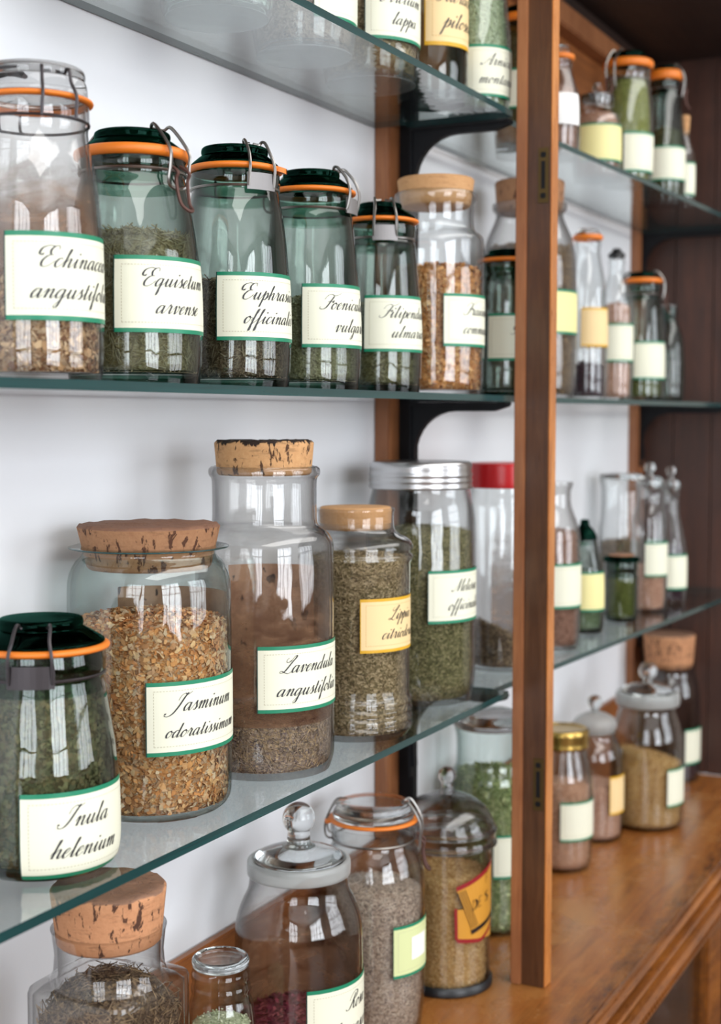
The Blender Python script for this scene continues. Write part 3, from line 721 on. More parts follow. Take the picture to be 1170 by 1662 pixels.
    o = obj('dried_herbs', V, F_, list(mats), None, True, 0, mi)
    o.location = (sp.X, sp.Y, sp.zb)
    tag(o, label, cat, 'dried plants in jars', 'stuff')
    return o

ALL = {}
def jar(key, name, label, cx, Y, zb, prof, glass='clear', th=.0028, base=.006, seg=64, group='glass jars', chk=2, cat='jar', foot=None):
    """glass body from a silhouette: prof lists (half width, height) as seen; the first pair is the foot"""
    sp = Spot(cx, Y, zb); e = empty(name, (sp.X, sp.Y, sp.zb), label, cat, group)
    pts = [(sp.r(h), 0.0 if y is None else sp.z(y)) for h, y in prof]
    pts = [(pts[0][0] * .985, 0.0)] + [(r, max(z, .0015)) for r, z in pts[1:]]
    out = chaikin(pts, chk)
    zr = out[-1][1]
    rf = interp(out)
    zin = [base + (zr - base) * k / 40 for k in range(41)]
    inn = [(max(rf(z) - th, .002), z) for z in zin]
    inn = [(max(inn[0][0] - .006, .001), base)] + [(inn[1][0] - .0012, base + (inn[1][1] - base) * .4)] + inn[1:]
    full = [(0, .0012)] + [(out[0][0] * .8, .0012)] + out + inn[::-1] + [(0, base)]
    nb = 2; nf = len(full) - 1
    thick = glass == 'green'
    mats = [M[glass], M['green_thick' if thick else (foot or glass)], M['green_neck' if thick else glass]]
    up_ = [p for p in out if p[1] > zr * .55]; zneck = min(up_, key=lambda p: p[0] - p[1] * .02)[1] - .010
    def mf(i):
        zm = (full[i][1] + full[(i + 1) % len(full)][1]) / 2
        if i < nb + 1 or i >= nf - 2: return 1
        if thick and zm < base * .9: return 1
        return 2 if (thick and zm > zneck) else 0
    o = MB().lathe(full, seg, mfun=mf).build('body', mats, e, sharp=50)
    rin = interp([(max(rf(z) - th, .001), z) for z in zin])
    J = dict(sp=sp, e=e, out=out, rf=rf, rin=rin, zr=zr, base=base, body=o); ALL[key] = J
    return J
def put(J, name, prof, mat, seg=48, parent=None, px=True, chk=1, sharp=40, closed=False):
    """turned part: prof in seen half widths and heights"""
    sp = J['sp']; P = [(sp.r(h) if h else 0.0, sp.z(y)) for h, y in prof] if px else prof
    if chk: P = chaikin(P, chk)
    return MB().lathe(P, seg, closed=closed).build(name, M[mat], parent or J['e'], sharp=sharp)
def torus(J, name, hw, y, tall, wide, mat, parent=None):
    sp = J['sp']; r = sp.r(hw); z = sp.z(y); h = tall * sp.D / CF / 2; w = wide / 2
    P = [(r - w, z - h), (r - w * .2, z - h), (r + w * .8, z - h * .6), (r + w, z), (r + w * .8, z + h * .6), (r - w * .2, z + h), (r - w, z + h)]
    return MB().lathe(P, 64, closed=True).build(name, M[mat], parent or J['e'], sharp=60)
def cork(J, hb, yb, ht, yt, mat='cork', rough=.0):
    sp = J['sp']; rb, rt_, zb, zt = sp.r(hb), sp.r(ht), sp.z(yb), sp.z(yt)
    mb = MB(); seg = 56; b = .0022
    P = [(0, zb), (rb - b, zb), (rb, zb + b)] + [(rb + (rt_ - rb) * k / 6, zb + b + (zt - zb - 2 * b) * k / 6) for k in range(1, 7)] + [(rt_ - b, zt), (rt_ * .7, zt), (rt_ * .35, zt), (0, zt)]
    mb.lathe(P, seg)
    if rough:
        mb.v = [(x, y, z + (random.uniform(-rough, rough) if z > zt - .003 and hypot(x, y) < rt_ * .99 else 0)) for x, y, z in mb.v]
    return mb.build('cork_stopper', M[mat], J['e'], sharp=50)
def clip_lid(J, flange, disk, mat='green_lid', ring=None, ring_t=9, rmat='rubber', tab=None):
    """glass lid of a clip jar: flange (hw, y), raised disk (hw, y_low, y_top); ring (hw, y)"""
    fh, fy = flange; dh, d0, d1 = disk
    lid = put(J, 'lid', [(0, fy), (fh * .98, fy), (fh, fy - 2), (fh * .99, fy - 5), (dh * 1.02, d0), (dh * .97, d0 - 1), (dh, (d0 + d1) / 2), (dh * .97, d1 + 1), (dh * .86, d1), (dh * .5, d1 - 1), (0, d1 - 1.5)], mat, 56)
    if ring:
        g = torus(J, 'rubber_ring', ring[0], ring[1], ring_t, .006, rmat)
        if tab is not None:
            sp = J['sp']; d = sp.dirs(tab); s_ = Vector((-d.y, d.x, 0)); r = sp.r(ring[0]); z = sp.z(ring[1]); h = ring_t * sp.D / CF / 2 * .8
            V = []
            for q, w in ((r - .001, .009), (r + .004, .008), (r + .007, .005), (r + .008, .001)):
                for s2 in (-1, 1):
                    for zz in (-h, h): V.append(tuple(d * q + s_ * s2 * w + Vector((0, 0, z + zz - (q - r) * .25))))
            F_ = []
            for k in range(3):
                a = k * 4
                F_ += [(a, a + 2, a + 6, a + 4), (a + 1, a + 5, a + 7, a + 3), (a, a + 4, a + 5, a + 1), (a + 2, a + 3, a + 7, a + 6)]
            MB().add(V, F_).build('pull_tab', M[rmat], g)
    return lid
def bail(J, style, dl, neck, ring, top, mat='steel'):
    sp = J['sp']; return wire_bail(J['e'], sp, style, radians(dl), sp.r(neck[0]), sp.z(neck[1]), sp.r(ring[0]), sp.z(ring[1]), sp.r(top[0]), sp.z(top[1]), mat)
def lab(J, *spec): return put_label(J['e'], J['sp'], J['rf'], spec)
def fill(J, y, kind, n, cols, label, **kw):
    return herbs(J['sp'], J['rin'], J['base'] + .0006, J['sp'].z(y), kind, n, HM[cols], label, **kw)
def ball_knob(J, parent, hw, y, stem_hw, y_stem, mat='clear_solid', name='knob'):
    sp = J['sp']; r = sp.r(hw); z = sp.z(y); rs = sp.r(stem_hw); z0 = sp.z(y_stem)
    a0 = asin(min(.99, rs / r)); P = [(0, z0), (rs * 1.5, z0), (rs * 1.1, z0 + .3 * (z - r - z0) + .0005)]
    P += [(r * sin(a), z - r * cos(a)) for a in np.linspace(a0, pi, 14)][:-1] + [(0, z + r)]
    return MB().lathe(P, 32).build(name, M[mat], parent, sharp=0)
def film(J, y0, y1, a0, a1, name='dust_film', mat='dust', inset=.0006):
    sp = J['sp']; mb = MB(); n = 30; m = 10; V = []
    for j in range(m + 1):
        z = sp.z(y0) + (sp.z(y1) - sp.z(y0)) * j / m; r = J['rin'](z) - inset
        for k in range(n + 1):
            a = sp.ang(radians(a0 + (a1 - a0) * k / n)); V.append((r * cos(a), r * sin(a), z))
    F_ = [(j * (n + 1) + k, j * (n + 1) + k + 1, (j + 1) * (n + 1) + k + 1, (j + 1) * (n + 1) + k) for j in range(m) for k in range(n)]
    return mb.add(V, F_).build(name, M[mat], J['e'], sharp=0)

HM = {
 'echinacea': herb_mat('chopped_root', ['#6b4a30', '#a98863', '#c9ad86', '#8a6a48', '#e0c9a4', '#5a3a24'], '#4a3220'),
 'equisetum': herb_mat('horsetail_needles', ['#c4ab80', '#ecd4aa', '#dcc498', '#fbe8c6', '#a58e66', '#e8d2ac'], '#6a5a3c', 1.0),
 'euphrasia': herb_mat('brown_needles', ['#74594a', '#a3826a', '#c8a88c', '#54402f', '#8d7058', '#dcc0a4'], '#4a3626', 1.3),
 'greenfine': herb_mat('green_crumble', ['#9c9070', '#c3b691', '#ada07c', '#dccfa8', '#7a7054'], '#6a6048', 1.35),
 'greenstalk': herb_mat('green_stalk_mix', ['#8c7c5c', '#bba880', '#d9c7a0', '#a08e64', '#665a40'], '#5a4e34', 1.35),
 'orange': herb_mat('orange_chips', ['#8d5a30', '#b98048', '#d3a067', '#a36a38', '#e0b880', '#6d4022'], '#5a3418', 1.6),
 'jasmine': herb_mat('dried_petals', ['#c88a56', '#e8b884', '#f0cca4', '#a2663c', '#dca472', '#74482a', '#f4d8b8', '#b87a4a'], '#6f4420', 1.6),
 'lavender': herb_mat('lavender_buds', ['#75685f', '#94826a', '#b59f7a', '#5c545c', '#80705a', '#ab9c8c', '#4e463f'], '#403830', 2.3),
 'lippia': herb_mat('grey_green_cut_leaf', ['#8a7a5a', '#a99876', '#c2b08c', '#685a40', '#7d7250', '#4f4630'], '#40382a', 1.75),
 'melissa': herb_mat('olive_cut_leaf', ['#62603e', '#857f58', '#a79c74', '#4a4a2f', '#6f6c48', '#3c3a22'], '#2e2c1c', 1.45),
 'inula': herb_mat('dark_green_leaf', ['#66624a', '#8d8462', '#a39670', '#4e4a34', '#a88f6a', '#6e5c44'], '#3e3826', 1.6),
 'inula_root': herb_mat('dark_brown_leaf', ['#3a3526', '#54492f', '#6b5c3e', '#2b2a1c', '#7d6c4a'], '#221f15'),
 'tea': herb_mat('dark_brown_cut_herb', ['#4c4036', '#6d5c4a', '#8f7a60', '#352d27', '#a58d6c', '#57493a'], '#2a231e'),
 'rose': herb_mat('dried_rose_petals', ['#5a2030', '#7a3040', '#432028', '#8d4a50', '#6b2a38'], '#2e1218', 1.8),
 'grey': herb_mat('grey_lilac_flowers', ['#73645a', '#a49080', '#c4b09c', '#50443c', '#948070', '#d6c4b0'], '#463f3a', 2.0),
 'sand': herb_mat('straw_coloured_seed', ['#b08a58', '#c9a570', '#d8b985', '#94703f', '#a87e4a'], '#7a5a32', 1.25),
 'leafmix': herb_mat('broken_green_leaf', ['#5c6a3c', '#8a8f5c', '#b5b285', '#47522f', '#9aa070'], '#384026', 1.6),
 'tan': herb_mat('pinkish_tan_seed', ['#a98068', '#c49c80', '#d8b49a', '#8d6650', '#b88e72'], '#74503c', 1.5),
 'pink': herb_mat('pinkish_bark', ['#9c7864', '#b5907a', '#c9a890', '#876252', '#a98470'], '#6a4a3c'),
 'olive': herb_mat('olive_powder', ['#7d7a44', '#97924f', '#6a6a38', '#a8a260'], '#55562c', 1.4),
 'purple': herb_mat('dark_berries', ['#2e222c', '#443038', '#5a4046', '#241b22'], '#1c151a', 1.2),
 'paleg': herb_mat('pale_green_leaf', ['#8d9478', '#a9ae90', '#727a5e', '#bfc2a6'], '#5c6248'),
 'white': herb_mat('pale_crystals', ['#c3d0c8', '#dde6e0', '#a8b8b0', '#eef2ee'], '#94a29c'),
 'brown': herb_mat('brown_powder', ['#7d5f50', '#8f7060', '#a08070', '#6b4f42'], '#5a4036'),
}
T1, T2, T3 = SH1 + GT + .0003, SH2 + GT + .0003, SH3 + GT + .0003
CT = CTR + .0003
G1, G2, G3 = 'clip-top jars', 'corked jars', 'glass stoppered jars'

# ---- middle shelf
J = jar('A', 'clip_top_jar', 'tall clear clip-top jar labelled Echinacea at far left of the middle shelf', 62, .735, T2, [(104, None), (109, 600), (109, 420), (106, 350), (99, 295), (90, 255), (87, 235), (86, 222), (90, 212), (89, 186)], 'grey_glass', group=G1)
clip_lid(J, (88, 176), (84, 150, 128), 'grey_solid', (90, 180), 9, 'rubber'); bail(J, 'hooks', 24, (86, 214), (90, 181), (84, 146), 'dark_wire')
lab(J, 15, 383, 524, 'green', ('Echinacea', 'angustifolia')); film(J, 458, 262, -180, 180)
fill(J, 458, 'chip', 1700, 'echinacea', 'chopped brown root in the jar labelled Echinacea', size=.8)
J = jar('B', 'clip_top_jar', 'green clip-top jar labelled Equisetum with a hanging wire lever', 219, .738, T2, [(107, None), (111, 592), (111, 480), (105, 405), (96, 350), (89, 312), (84, 298), (84, 291), (88, 283), (87, 269)], 'green', base=.009, group=G1)
clip_lid(J, (87, 258), (62, 236, 222), ring=(89, 261), ring_t=17); bail(J, 'loop', 47, (84, 290), (90, 262), (68, 226))
lab(J, 188, 417, 541, 'green', ('Equisetum', 'arvense'))
fill(J, 397, 'needle', 2600, 'equisetum', 'pale green horsetail needles in the jar labelled Equisetum', size=1.3)
J = jar('C', 'clip_top_jar', 'green clip-top jar labelled Euphrasia with a grey clasp plate', 383, .742, T2, [(86, None), (90, 600), (90, 500), (86, 430), (82, 385), (76, 345), (71, 322), (69, 314), (73, 305), (72, 288)], 'green', base=.009, group=G1)
clip_lid(J, (71, 276), (54, 258, 243), ring=(73, 280), ring_t=10, tab=radians(72)); bail(J, 'plate', 33, (69, 312), (73, 281), (57, 245))
lab(J, 353, 442, 553, 'green', ('Euphrasia', 'officinalis'))
fill(J, 468, 'needle', 2000, 'euphrasia', 'dark brown needle herb in the jar labelled Euphrasia', size=1.15)
J = jar('D', 'clip_top_jar', 'green clip-top jar labelled Foeniculum', 506, .742, T2, [(77, None), (80, 605), (80, 520), (74, 430), (69, 380), (66, 352), (63, 345), (67, 336), (66, 322)], 'green', base=.009, group=G1)
clip_lid(J, (66, 311), (46, 292, 280), ring=(67.5, 315), ring_t=8); bail(J, 'plate', 68, (63, 345), (68, 316), (50, 282))
lab(J, 490, 460, 564, 'green', ('Foeniculum', 'vulgare'))
fill(J, 492, 'grain', 1500, 'greenfine', 'fine green herb in the jar labelled Foeniculum', size=.9)
J = jar('E', 'clip_top_jar', 'green clip-top jar labelled Filipendula beside the corked orange jar', 617, .742, T2, [(64, None), (67, 608), (67, 530), (63, 470), (58, 415), (56, 398), (53, 391), (57, 382), (56, 369)], 'green', base=.009, group=G1)
clip_lid(J, (56, 358), (35, 340, 331), ring=(58, 361), ring_t=7); bail(J, 'plate', 7, (53, 391), (58, 362), (38, 332))
lab(J, 591, 479, 571, 'green', ('Filipendula', 'ulmaria'))
fill(J, 502, 'needle', 1100, 'greenstalk', 'green stalky herb in the jar labelled Filipendula', size=.9)
J = jar('F', 'corked_jar', 'clear corked jar of orange chips on the middle shelf', 706, .740, T2, [(75, None), (79, 620), (79, 402), (77, 386), (64, 378), (61, 370), (61, 334), (66, 330), (67, 318), (63, 315)], 'clear', group=G2)
cork(J, 56, 338, 62, 292, 'cork_pale'); lab(J, 718, 476, 562, 'green', ('Fraxinus', 'communis'))
fill(J, 440, 'chip', 1300, 'orange', 'orange brown chips in the corked jar on the middle shelf', size=.9)
J = jar('G', 'corked_jar', 'wide clear corked jar of brown herb standing behind the post', 857, .765, T2, [(73, None), (77, 625), (77, 440), (71, 395), (58, 366), (54, 356), (54, 350), (60, 345), (60, 335)], 'grey_glass', group=G2)
cork(J, 53, 350, 56, 298, 'cork_red'); lab(J, 882, 470, 542, 'yellow', None)
fill(J, 405, 'chip', 500, 'tea', 'brown herb in the corked jar behind the post')
J = jar('H', 'clip_top_jar', 'small green clip-top jar half hidden by the post', 824, .703, T2, [(48, None), (52, 625), (52, 520), (48, 470), (46, 452), (43, 446), (46, 439), (45, 430)], 'green', base=.008, group=G1)
clip_lid(J, (45, 423), (33, 415, 408), ring=(47, 426), ring_t=7); lab(J, 792, 510, 586, 'green', ('Galium', 'verum'))
J = jar('I', 'clip_top_jar', 'clear clip-top bottle with amber label right of the post', 951, .745, T2, [(31, None), (34, 635), (34, 520), (30, 465), (22, 425), (20, 408), (22, 402), (21, 394)], 'clear', group=G1)
clip_lid(J, (21, 388), (17, 381, 376), 'clear_solid', (22, 390), 9); lab(J, 942, 501, 564, 'amber', None)
fill(J, 596, 'grain', 200, 'purple', 'dark purple berries in the bottle with amber label', size=1.4)
J = jar('Jb', 'swing_top_bottle', 'clear bottle with a black swing stopper on the middle shelf', 998, .745, T2, [(26, None), (28, 640), (28, 505), (25, 480), (17, 462), (13, 445), (13, 435), (14, 430), (13, 424)], 'clear', cat='bottle', group='bottles')
put(J, 'stopper', [(0, 424), (14, 424), (14, 416), (8, 413), (7, 408), (0, 407)], 'black', 24); lab(J, 981, 527, 589, 'green', None)
fill(J, 500, 'grain', 200, 'pink', 'pinkish bark pieces in the bottle with black stopper', size=1.3)
J = jar('K', 'clip_top_jar', 'slim green clip-top jar beside the dark end panel', 1040, .728, T2, [(36, None), (38, 640), (38, 575), (34, 525), (30, 492), (27, 482), (29, 476), (28, 466)], 'green', base=.008, group=G1)
clip_lid(J, (28, 459), (22, 454, 447), ring=(30, 461), ring_t=8); bail(J, 'short', 85, (27, 482), (30, 462), (24, 449)); lab(J, 1028, 556, 617, 'green', None)
fill(J, 622, 'grain', 200, 'olive', 'olive powder in the slim green clip-top jar', size=1.2)
J = jar('L', 'glass_bottle', 'pale green narrow bottle last on the middle shelf', 1084, .735, T2, [(23, None), (26, 642), (26, 575), (21, 545), (13, 527), (11, 520), (13, 516), (13, 503)], 'green', base=.006, cat='bottle', group='bottles')
put(J, 'stopper', [(0, 506), (10, 506), (13, 502), (12, 497), (0, 496)], 'aqua', 24)

# ---- lowest shelf
J = jar('inula', 'clip_top_jar', 'dark green clip-top jar labelled Inula at the front left', 72, .742, T3, [(112, None), (124, 1368), (128, 1335), (127, 1265), (123, 1200), (114, 1148), (107, 1105), (103, 1090), (103, 1082), (108, 1070), (106, 1044)], 'green', base=.010, group=G1)
clip_lid(J, (106, 1033), (71, 1010, 993), ring=(108, 1038), ring_t=11); bail(J, 'plate', -9, (103, 1080), (108, 1038), (76, 1004), 'dark_wire')
lab(J, 35, 1273, 1410, 'green', ('Inula', 'helenium'), 1.62)
h1 = fill(J, 1082, 'chip', 3600, 'inula', 'dark green dried leaf in the jar labelled Inula', size=.85)
J = jar('jasm', 'corked_jar', 'wide clear corked jar labelled Jasminum', 246, .765, T3, [(120, None), (132, 1285), (135, 1262), (135, 962), (133, 930), (122, 908), (110, 898), (108, 890), (112, 886.5), (130, 885.5), (130.5, 883.5), (129, 882.5), (108, 882)], 'aqua', group=G2, chk=1)
torus(J, 'flange_edge', 129.6, 884.2, 2.6, .0022, 'shelf_edge', J['body'])
cork(J, 102, 918, 117, 848, 'cork_red', .0008); lab(J, 238, 1104, 1223, 'green', ('Jasminum', 'odoratissimum'))
film(J, 1020, 962, 95, 205, 'old_label', 'old_paper')
fill(J, 1004, 'chip', 5600, 'jasmine', 'golden dried jasmine petals in the wide corked jar', size=.78, mound=.009)
J = jar('lav', 'corked_jar', 'tall clear corked jar labelled Lavendula in the centre', 431, .745, T3, [(108, None), (113, 1222), (114, 1195), (114, 892), (111, 872), (98, 858), (87, 852), (85, 842), (85, 785), (86, 775), (91, 770), (91, 760), (86, 756)], 'grey_glass', group=G2)
cork(J, 77, 770, 81, 715, 'cork_dark_top', .0014); lab(J, 418, 1049, 1157, 'green', ('Lavendula', 'angustifolia'))
film(J, 1158, 905, -180, 180); film(J, 1150, 925, 130, 215, 'old_label', 'old_paper', .0014)
fill(J, 1158, 'needle', 3200, 'lavender', 'dried lavender buds in the jar labelled Lavendula', size=.72, mound=.004)
J = jar('lip', 'corked_jar', 'clear ribbed corked jar with yellow label reading Lippia', 577, .735, T3, [(86, None), (93, 1174), (94, 1170), (89, 1164), (93, 1161), (94, 1156), (89, 1150), (93, 1147), (94, 1142), (89, 1136), (93, 1133), (94, 1128), (89, 1122), (89, 1118), (89, 912), (94, 906), (94, 900), (89, 895), (94, 890), (94, 884), (88, 874), (70, 866), (64, 860), (62, 850), (62, 832), (64, 828), (63, 824)], 'grey_glass', group=G2, chk=1)
cork(J, 58, 858, 59, 822, 'cork_pale'); lab(J, 584, 973, 1061, 'amber', ('Lippia', 'citriodora'))
fill(J, 905, 'needle', 2000, 'lippia', 'grey green cut leaf in the jar labelled Lippia', size=.8)
J = jar('mel', 'screw_top_jar', 'big clear jar labelled Melissa with aluminium screw lid', 682, .752, T3, [(84, None), (89, 1105), (90, 1085), (90, 860), (88, 826), (81, 802), (79, 792), (79, 780)], 'clear', group='screw-top jars')
put(J, 'screw_lid', [(79, 792), (84, 792), (85, 788), (83, 783), (85, 779), (83, 774), (85, 770), (83, 764), (84, 758), (82, 750), (78, 748), (72, 750), (0, 750)], 'alu', 56)
lab(J, 693, 927, 1013, 'green', ('Melissa', 'officinalis'))
fill(J, 862, 'needle', 1700, 'melissa', 'olive green cut leaf in the jar labelled Melissa', size=.75)
J = jar('red', 'screw_top_jar', 'clear jar with bright red lid beside the post', 815, .738, T3, [(55, None), (60, 1070), (60, 830), (58, 806), (55, 796), (55, 784)], 'clear', group='screw-top jars')
put(J, 'red_lid', [(55, 790), (60, 790), (60.5, 787), (60.5, 754), (59, 750), (0, 750)], 'red', 48)
fill(J, 1030, 'grain', 700, 'tea', 'brown herb heaped in the red-lidded jar', slope=(-.022, .018), size=1.1)
film(J, 1040, 850, 120, 200)
J = jar('M', 'glass_bottle', 'clear wide bottle with flared lip right of the post', 893, .735, T3, [(44, None), (49, 1038), (49, 885), (46, 855), (35, 828), (31, 814), (31, 794), (35, 786), (34, 781)], 'grey_glass', cat='bottle', group='bottles')
lab(J, 868, 913, 985, 'green', None)
fill(J, 862, 'grain', 500, 'brown', 'brown powder in the wide bottle right of the post', size=1.1)
J = jar('N', 'swing_top_bottle', 'small dark green bottle with yellow label', 947, .740, T3, [(30, None), (33, 1010), (33, 930), (28, 908), (22, 888), (20, 872)], 'green', base=.006, cat='bottle', group='bottles')
put(J, 'stopper', [(0, 876), (20, 875), (21, 868), (15, 857), (9, 852), (7, 846), (8, 842), (0, 840)], 'green_lid', 24); lab(J, 940, 926, 989, 'yellow', None)
fill(J, 975, 'grain', 200, 'paleg', 'pale leaf in the small green bottle with yellow label')
J = jar('O', 'clip_top_jar', 'squat green jar of pale olive herb on the lowest shelf', 1007, .722, T3, [(25, None), (28, 998), (28, 945), (28, 930), (26, 924), (28, 918), (27, 908)], 'green', base=.006, group=G1)
put(J, 'lid', [(0, 908), (29, 908), (30, 904), (28, 899), (0, 897)], 'green_lid', 32); put(J, 'lid_cover', [(0, 897.5), (22, 897.5), (21, 895.5), (0, 894.5)], 'cork_pink', 24)
fill(J, 932, 'grain', 300, 'olive', 'olive herb in the squat green jar', size=1.2)
J = jar('P1', 'stoppered_jar', 'wide clear jar with brown herb at the back of the lowest shelf', 1006, .795, T3, [(34, None), (37, 970), (37, 872), (36, 850), (33, 838), (32, 788), (36, 780), (36, 772)], 'clear', group=G3)
put(J, 'stopper', [(0, 776), (31, 776), (36, 771), (34, 767), (0, 765)], 'clear_solid', 32)
fill(J, 876, 'grain', 300, 'tea', 'brown herb in the wide jar at the back of the lowest shelf', size=1.3)
J = jar('P2', 'stoppered_jar', 'clear stoppered jar of pinkish bark at the far end of the shelf', 1052, .712, T3, [(27, None), (30, 980), (30, 850), (28, 834), (24, 820), (21, 814), (21, 792), (24, 784), (23, 778)], 'clear', group=G3)
s_ = put(J, 'stopper', [(0, 790), (17, 790), (21, 778), (20, 773), (8, 770), (0, 770)], 'clear_solid', 32); ball_knob(J, s_, 9, 757, 4, 771); lab(J, 1045, 876, 931, 'green', None)
fill(J, 915, 'grain', 250, 'pink', 'pinkish bark in the stoppered jar at the far end of the shelf', size=1.2)
J = jar('Q', 'stoppered_jar', 'slim stoppered bottle of dark purple berries by the end panel', 1086, .705, T3, [(25, None), (28, 962), (28, 895), (25, 872), (17, 842), (13, 820), (13, 802), (17, 788), (17, 783)], 'clear', group=G3)
s_ = put(J, 'stopper', [(0, 795), (11, 795), (15, 783), (13, 778), (5, 776), (0, 776)], 'clear_solid', 32); ball_knob(J, s_, 8, 762, 3.5, 777); lab(J, 1081, 895, 951, 'green', None)
fill(J, 885, 'grain', 250, 'purple', 'dark purple berries in the slim stoppered bottle', size=1.3)

# ---- counter
# square jar
sp = Spot(184, .725, CT)
e = empty('corked_jar', (sp.X, sp.Y, sp.zb), 'square clear jar of dark cut herb with a thick cork', 'jar', G2)
hs = sp.r(144) / sqrt(2) * 1.04; zsh = sp.z(1572); zs2 = sp.z(1600); zn0, zn1 = sp.z(1566), sp.z(1488); rn = sp.r(93); seg = 64
def sq(a, h, p=7.0):
    c, s = abs(cos(a)), abs(sin(a)); k = (c ** p + s ** p) ** (-1 / p); return h * k
def square_loft(rings, name, mat, parent):
    V = []; F_ = []
    for h, z, blend in rings:
        for k in range(seg):
            a = 2 * pi * k / seg; r = h if blend == 0 else (sq(a, h) * blend + h * (1 - blend))
            V.append((r * cos(a), r * sin(a), z))
    for i in range(len(rings) - 1):
        for k in range(seg): F_.append((i * seg + k, i * seg + (k + 1) % seg, (i + 1) * seg + (k + 1) % seg, (i + 1) * seg + k))
    F_.append(tuple(range(seg))[::-1]); b = (len(rings) - 1) * seg; F_.append(tuple(b + k for k in range(seg)))
    return obj(name, V, F_, mat, parent, True, 45)
tg = .003
square_loft([(hs - .006, 0, 1), (hs, .006, 1), (hs, zsh - .005, 1), (hs - .001, zsh - .0015, 1), (hs - .005, zsh, 1), (rn + .004, zsh + .001, .0), (rn, zn0 + .006, 0), (rn - .001, (zn0 + zn1) / 2, 0), (rn + .001, zn1 - .004, 0), (rn + .002, zn1, 0),
             (rn - tg, zn1 + .001, 0), (rn - tg - .001, zn0 + .004, 0), (rn - .001, zsh - .002, 0), (hs - .008, zsh - tg, 1), (hs - tg, zsh - tg - .005, 1), (hs - tg, .010, 1), (hs - tg - .004, .006, 1)], 'body', M['grey_glass'], e)
SQ = dict(sp=sp, e=e); cork(SQ, 88, 1512, 97, 1424, 'cork_pink', .0008)
# contents follow the square: built round first, then squared off
sqh = herbs(sp, (lambda z: np.interp(z, [0, zs2, zsh - .004, zsh + .004, zn1], [hs - tg - .001, hs - tg - .001, hs - .016, rn - tg - .001, rn - tg - .001]) if True else 0), .0075, sp.z(1585), 'needle', 3000, HM['tea'], 'dark brown cut herb in the square corked jar', size=.95, mound=.012)
me = sqh.data
for v in me.vertices:
    a = atan2(v.co.y, v.co.x); k = sq(a, 1.0); f_ = 1 if v.co.z < zs2 else max(0, 1 - (v.co.z - zs2) / max(1e-4, (zsh - zs2)))
    k = 1 + (k - 1) * f_; v.co.x *= k; v.co.y *= k
J = jar('small', 'glass_stoppered_jar', 'small clear jar between the square corked jar and the Rosa jar', 360, .77, CT, [(54, None), (58, 1680), (58, 1650), (54, 1622), (48, 1606), (51, 1596), (47, 1586), (50, 1576), (47, 1566), (47, 1556)], 'clear', group=G3)
put(J, 'lid', [(0, 1564), (43, 1564), (48, 1560), (48, 1550), (43, 1546), (36, 1548), (34, 1554), (0, 1555)], 'clear_solid', 40)
fill(J, 1655, 'grain', 500, 'paleg', 'pale herb in the small jar behind the square jar')
J = jar('rosa', 'stoppered_jar', 'big clear jar labelled Rosa with ball-topped glass stopper', 486, .762, CT, [(97, None), (106, 1700), (107, 1680), (107, 1512), (104, 1484), (94, 1458), (84, 1440), (82, 1426), (82, 1416)], 'grey_glass', group=G3)
put(J, 'rim', [(78, 1416), (84, 1416), (86, 1413), (86, 1395), (84, 1391), (78, 1390), (76, 1396), (77, 1410)], 'frost', 64, closed=True)
s_ = put(J, 'stopper', [(0, 1408), (70, 1408), (75, 1392), (74, 1388), (66, 1382), (45, 1375), (22, 1369), (0, 1368)], 'clear_solid', 56); ball_knob(J, s_, 27, 1327, 18, 1374)
lab(J, 497, 1609, 1722, 'green', ('Rosa', 'damascena')); film(J, 1655, 1470, 70, 250)
fill(J, 1648, 'chip', 900, 'rose', 'dark red rose petals in the jar labelled Rosa', size=.9)
J = jar('clip', 'clip_top_jar', 'clear clip-top jar of grey flowers with a pale green label', 606, .768, CT, [(80, None), (85, 1615), (86, 1590), (86, 1435), (83, 1402), (74, 1376), (67, 1364), (66, 1358), (72, 1350), (71, 1336)], 'clear', group=G1)
clip_lid(J, (68, 1322), (62, 1310, 1300), 'clear_solid', (70.5, 1327), 6, 'rubber', tab=radians(-82)); bail(J, 'loop', 84, (67, 1358), (71, 1330), (62, 1304))
lab(J, 637, 1506, 1590, 'lime', None, 1.3)
fill(J, 1440, 'needle', 2600, 'grey', 'grey lilac flowers in the clear clip-top jar', size=.62, mound=.010)
J = jar('dome', 'domed_jar', 'cylindrical jar with domed knob lid and painted amber shield', 724, .745, CT, [(72, None), (73, 1570), (72, 1555), (72, 1395), (72, 1362)], 'clear', group=G3)
put(J, 'black_foot', [(71, 1584), (73.5, 1580), (76, 1576), (77, 1568), (75, 1562), (73, 1560)], 'black', 56) if False else None
MB().lathe([(J['sp'].r(74), .0), (J['sp'].r(77), .002), (J['sp'].r(77), .010), (J['sp'].r(74), .013), (J['sp'].r(73), .013), (J['sp'].r(73), .001)], 56, closed=True).build('black_foot', M['black'], J['e'])
s_ = put(J, 'domed_lid', [(70, 1366), (79, 1366), (82, 1362), (82, 1356), (79, 1351), (82, 1346), (82, 1338), (79, 1331), (76, 1324), (66, 1307), (46, 1293), (22, 1285), (0, 1284), (0, 1287), (45, 1296), (64, 1310), (73, 1326), (75, 1352)], 'grey_glass', 56)
for yy in (1361, 1340): torus(J, 'rim_bead', 80, yy, 9, .006, 'grey_solid', s_)
ball_knob(J, s_, 15, 1257, 9, 1285, 'grey_solid')
fill(J, 1410, 'grain', 1400, 'sand', 'straw coloured seed in the domed lid jar', size=1.0, mound=.008)
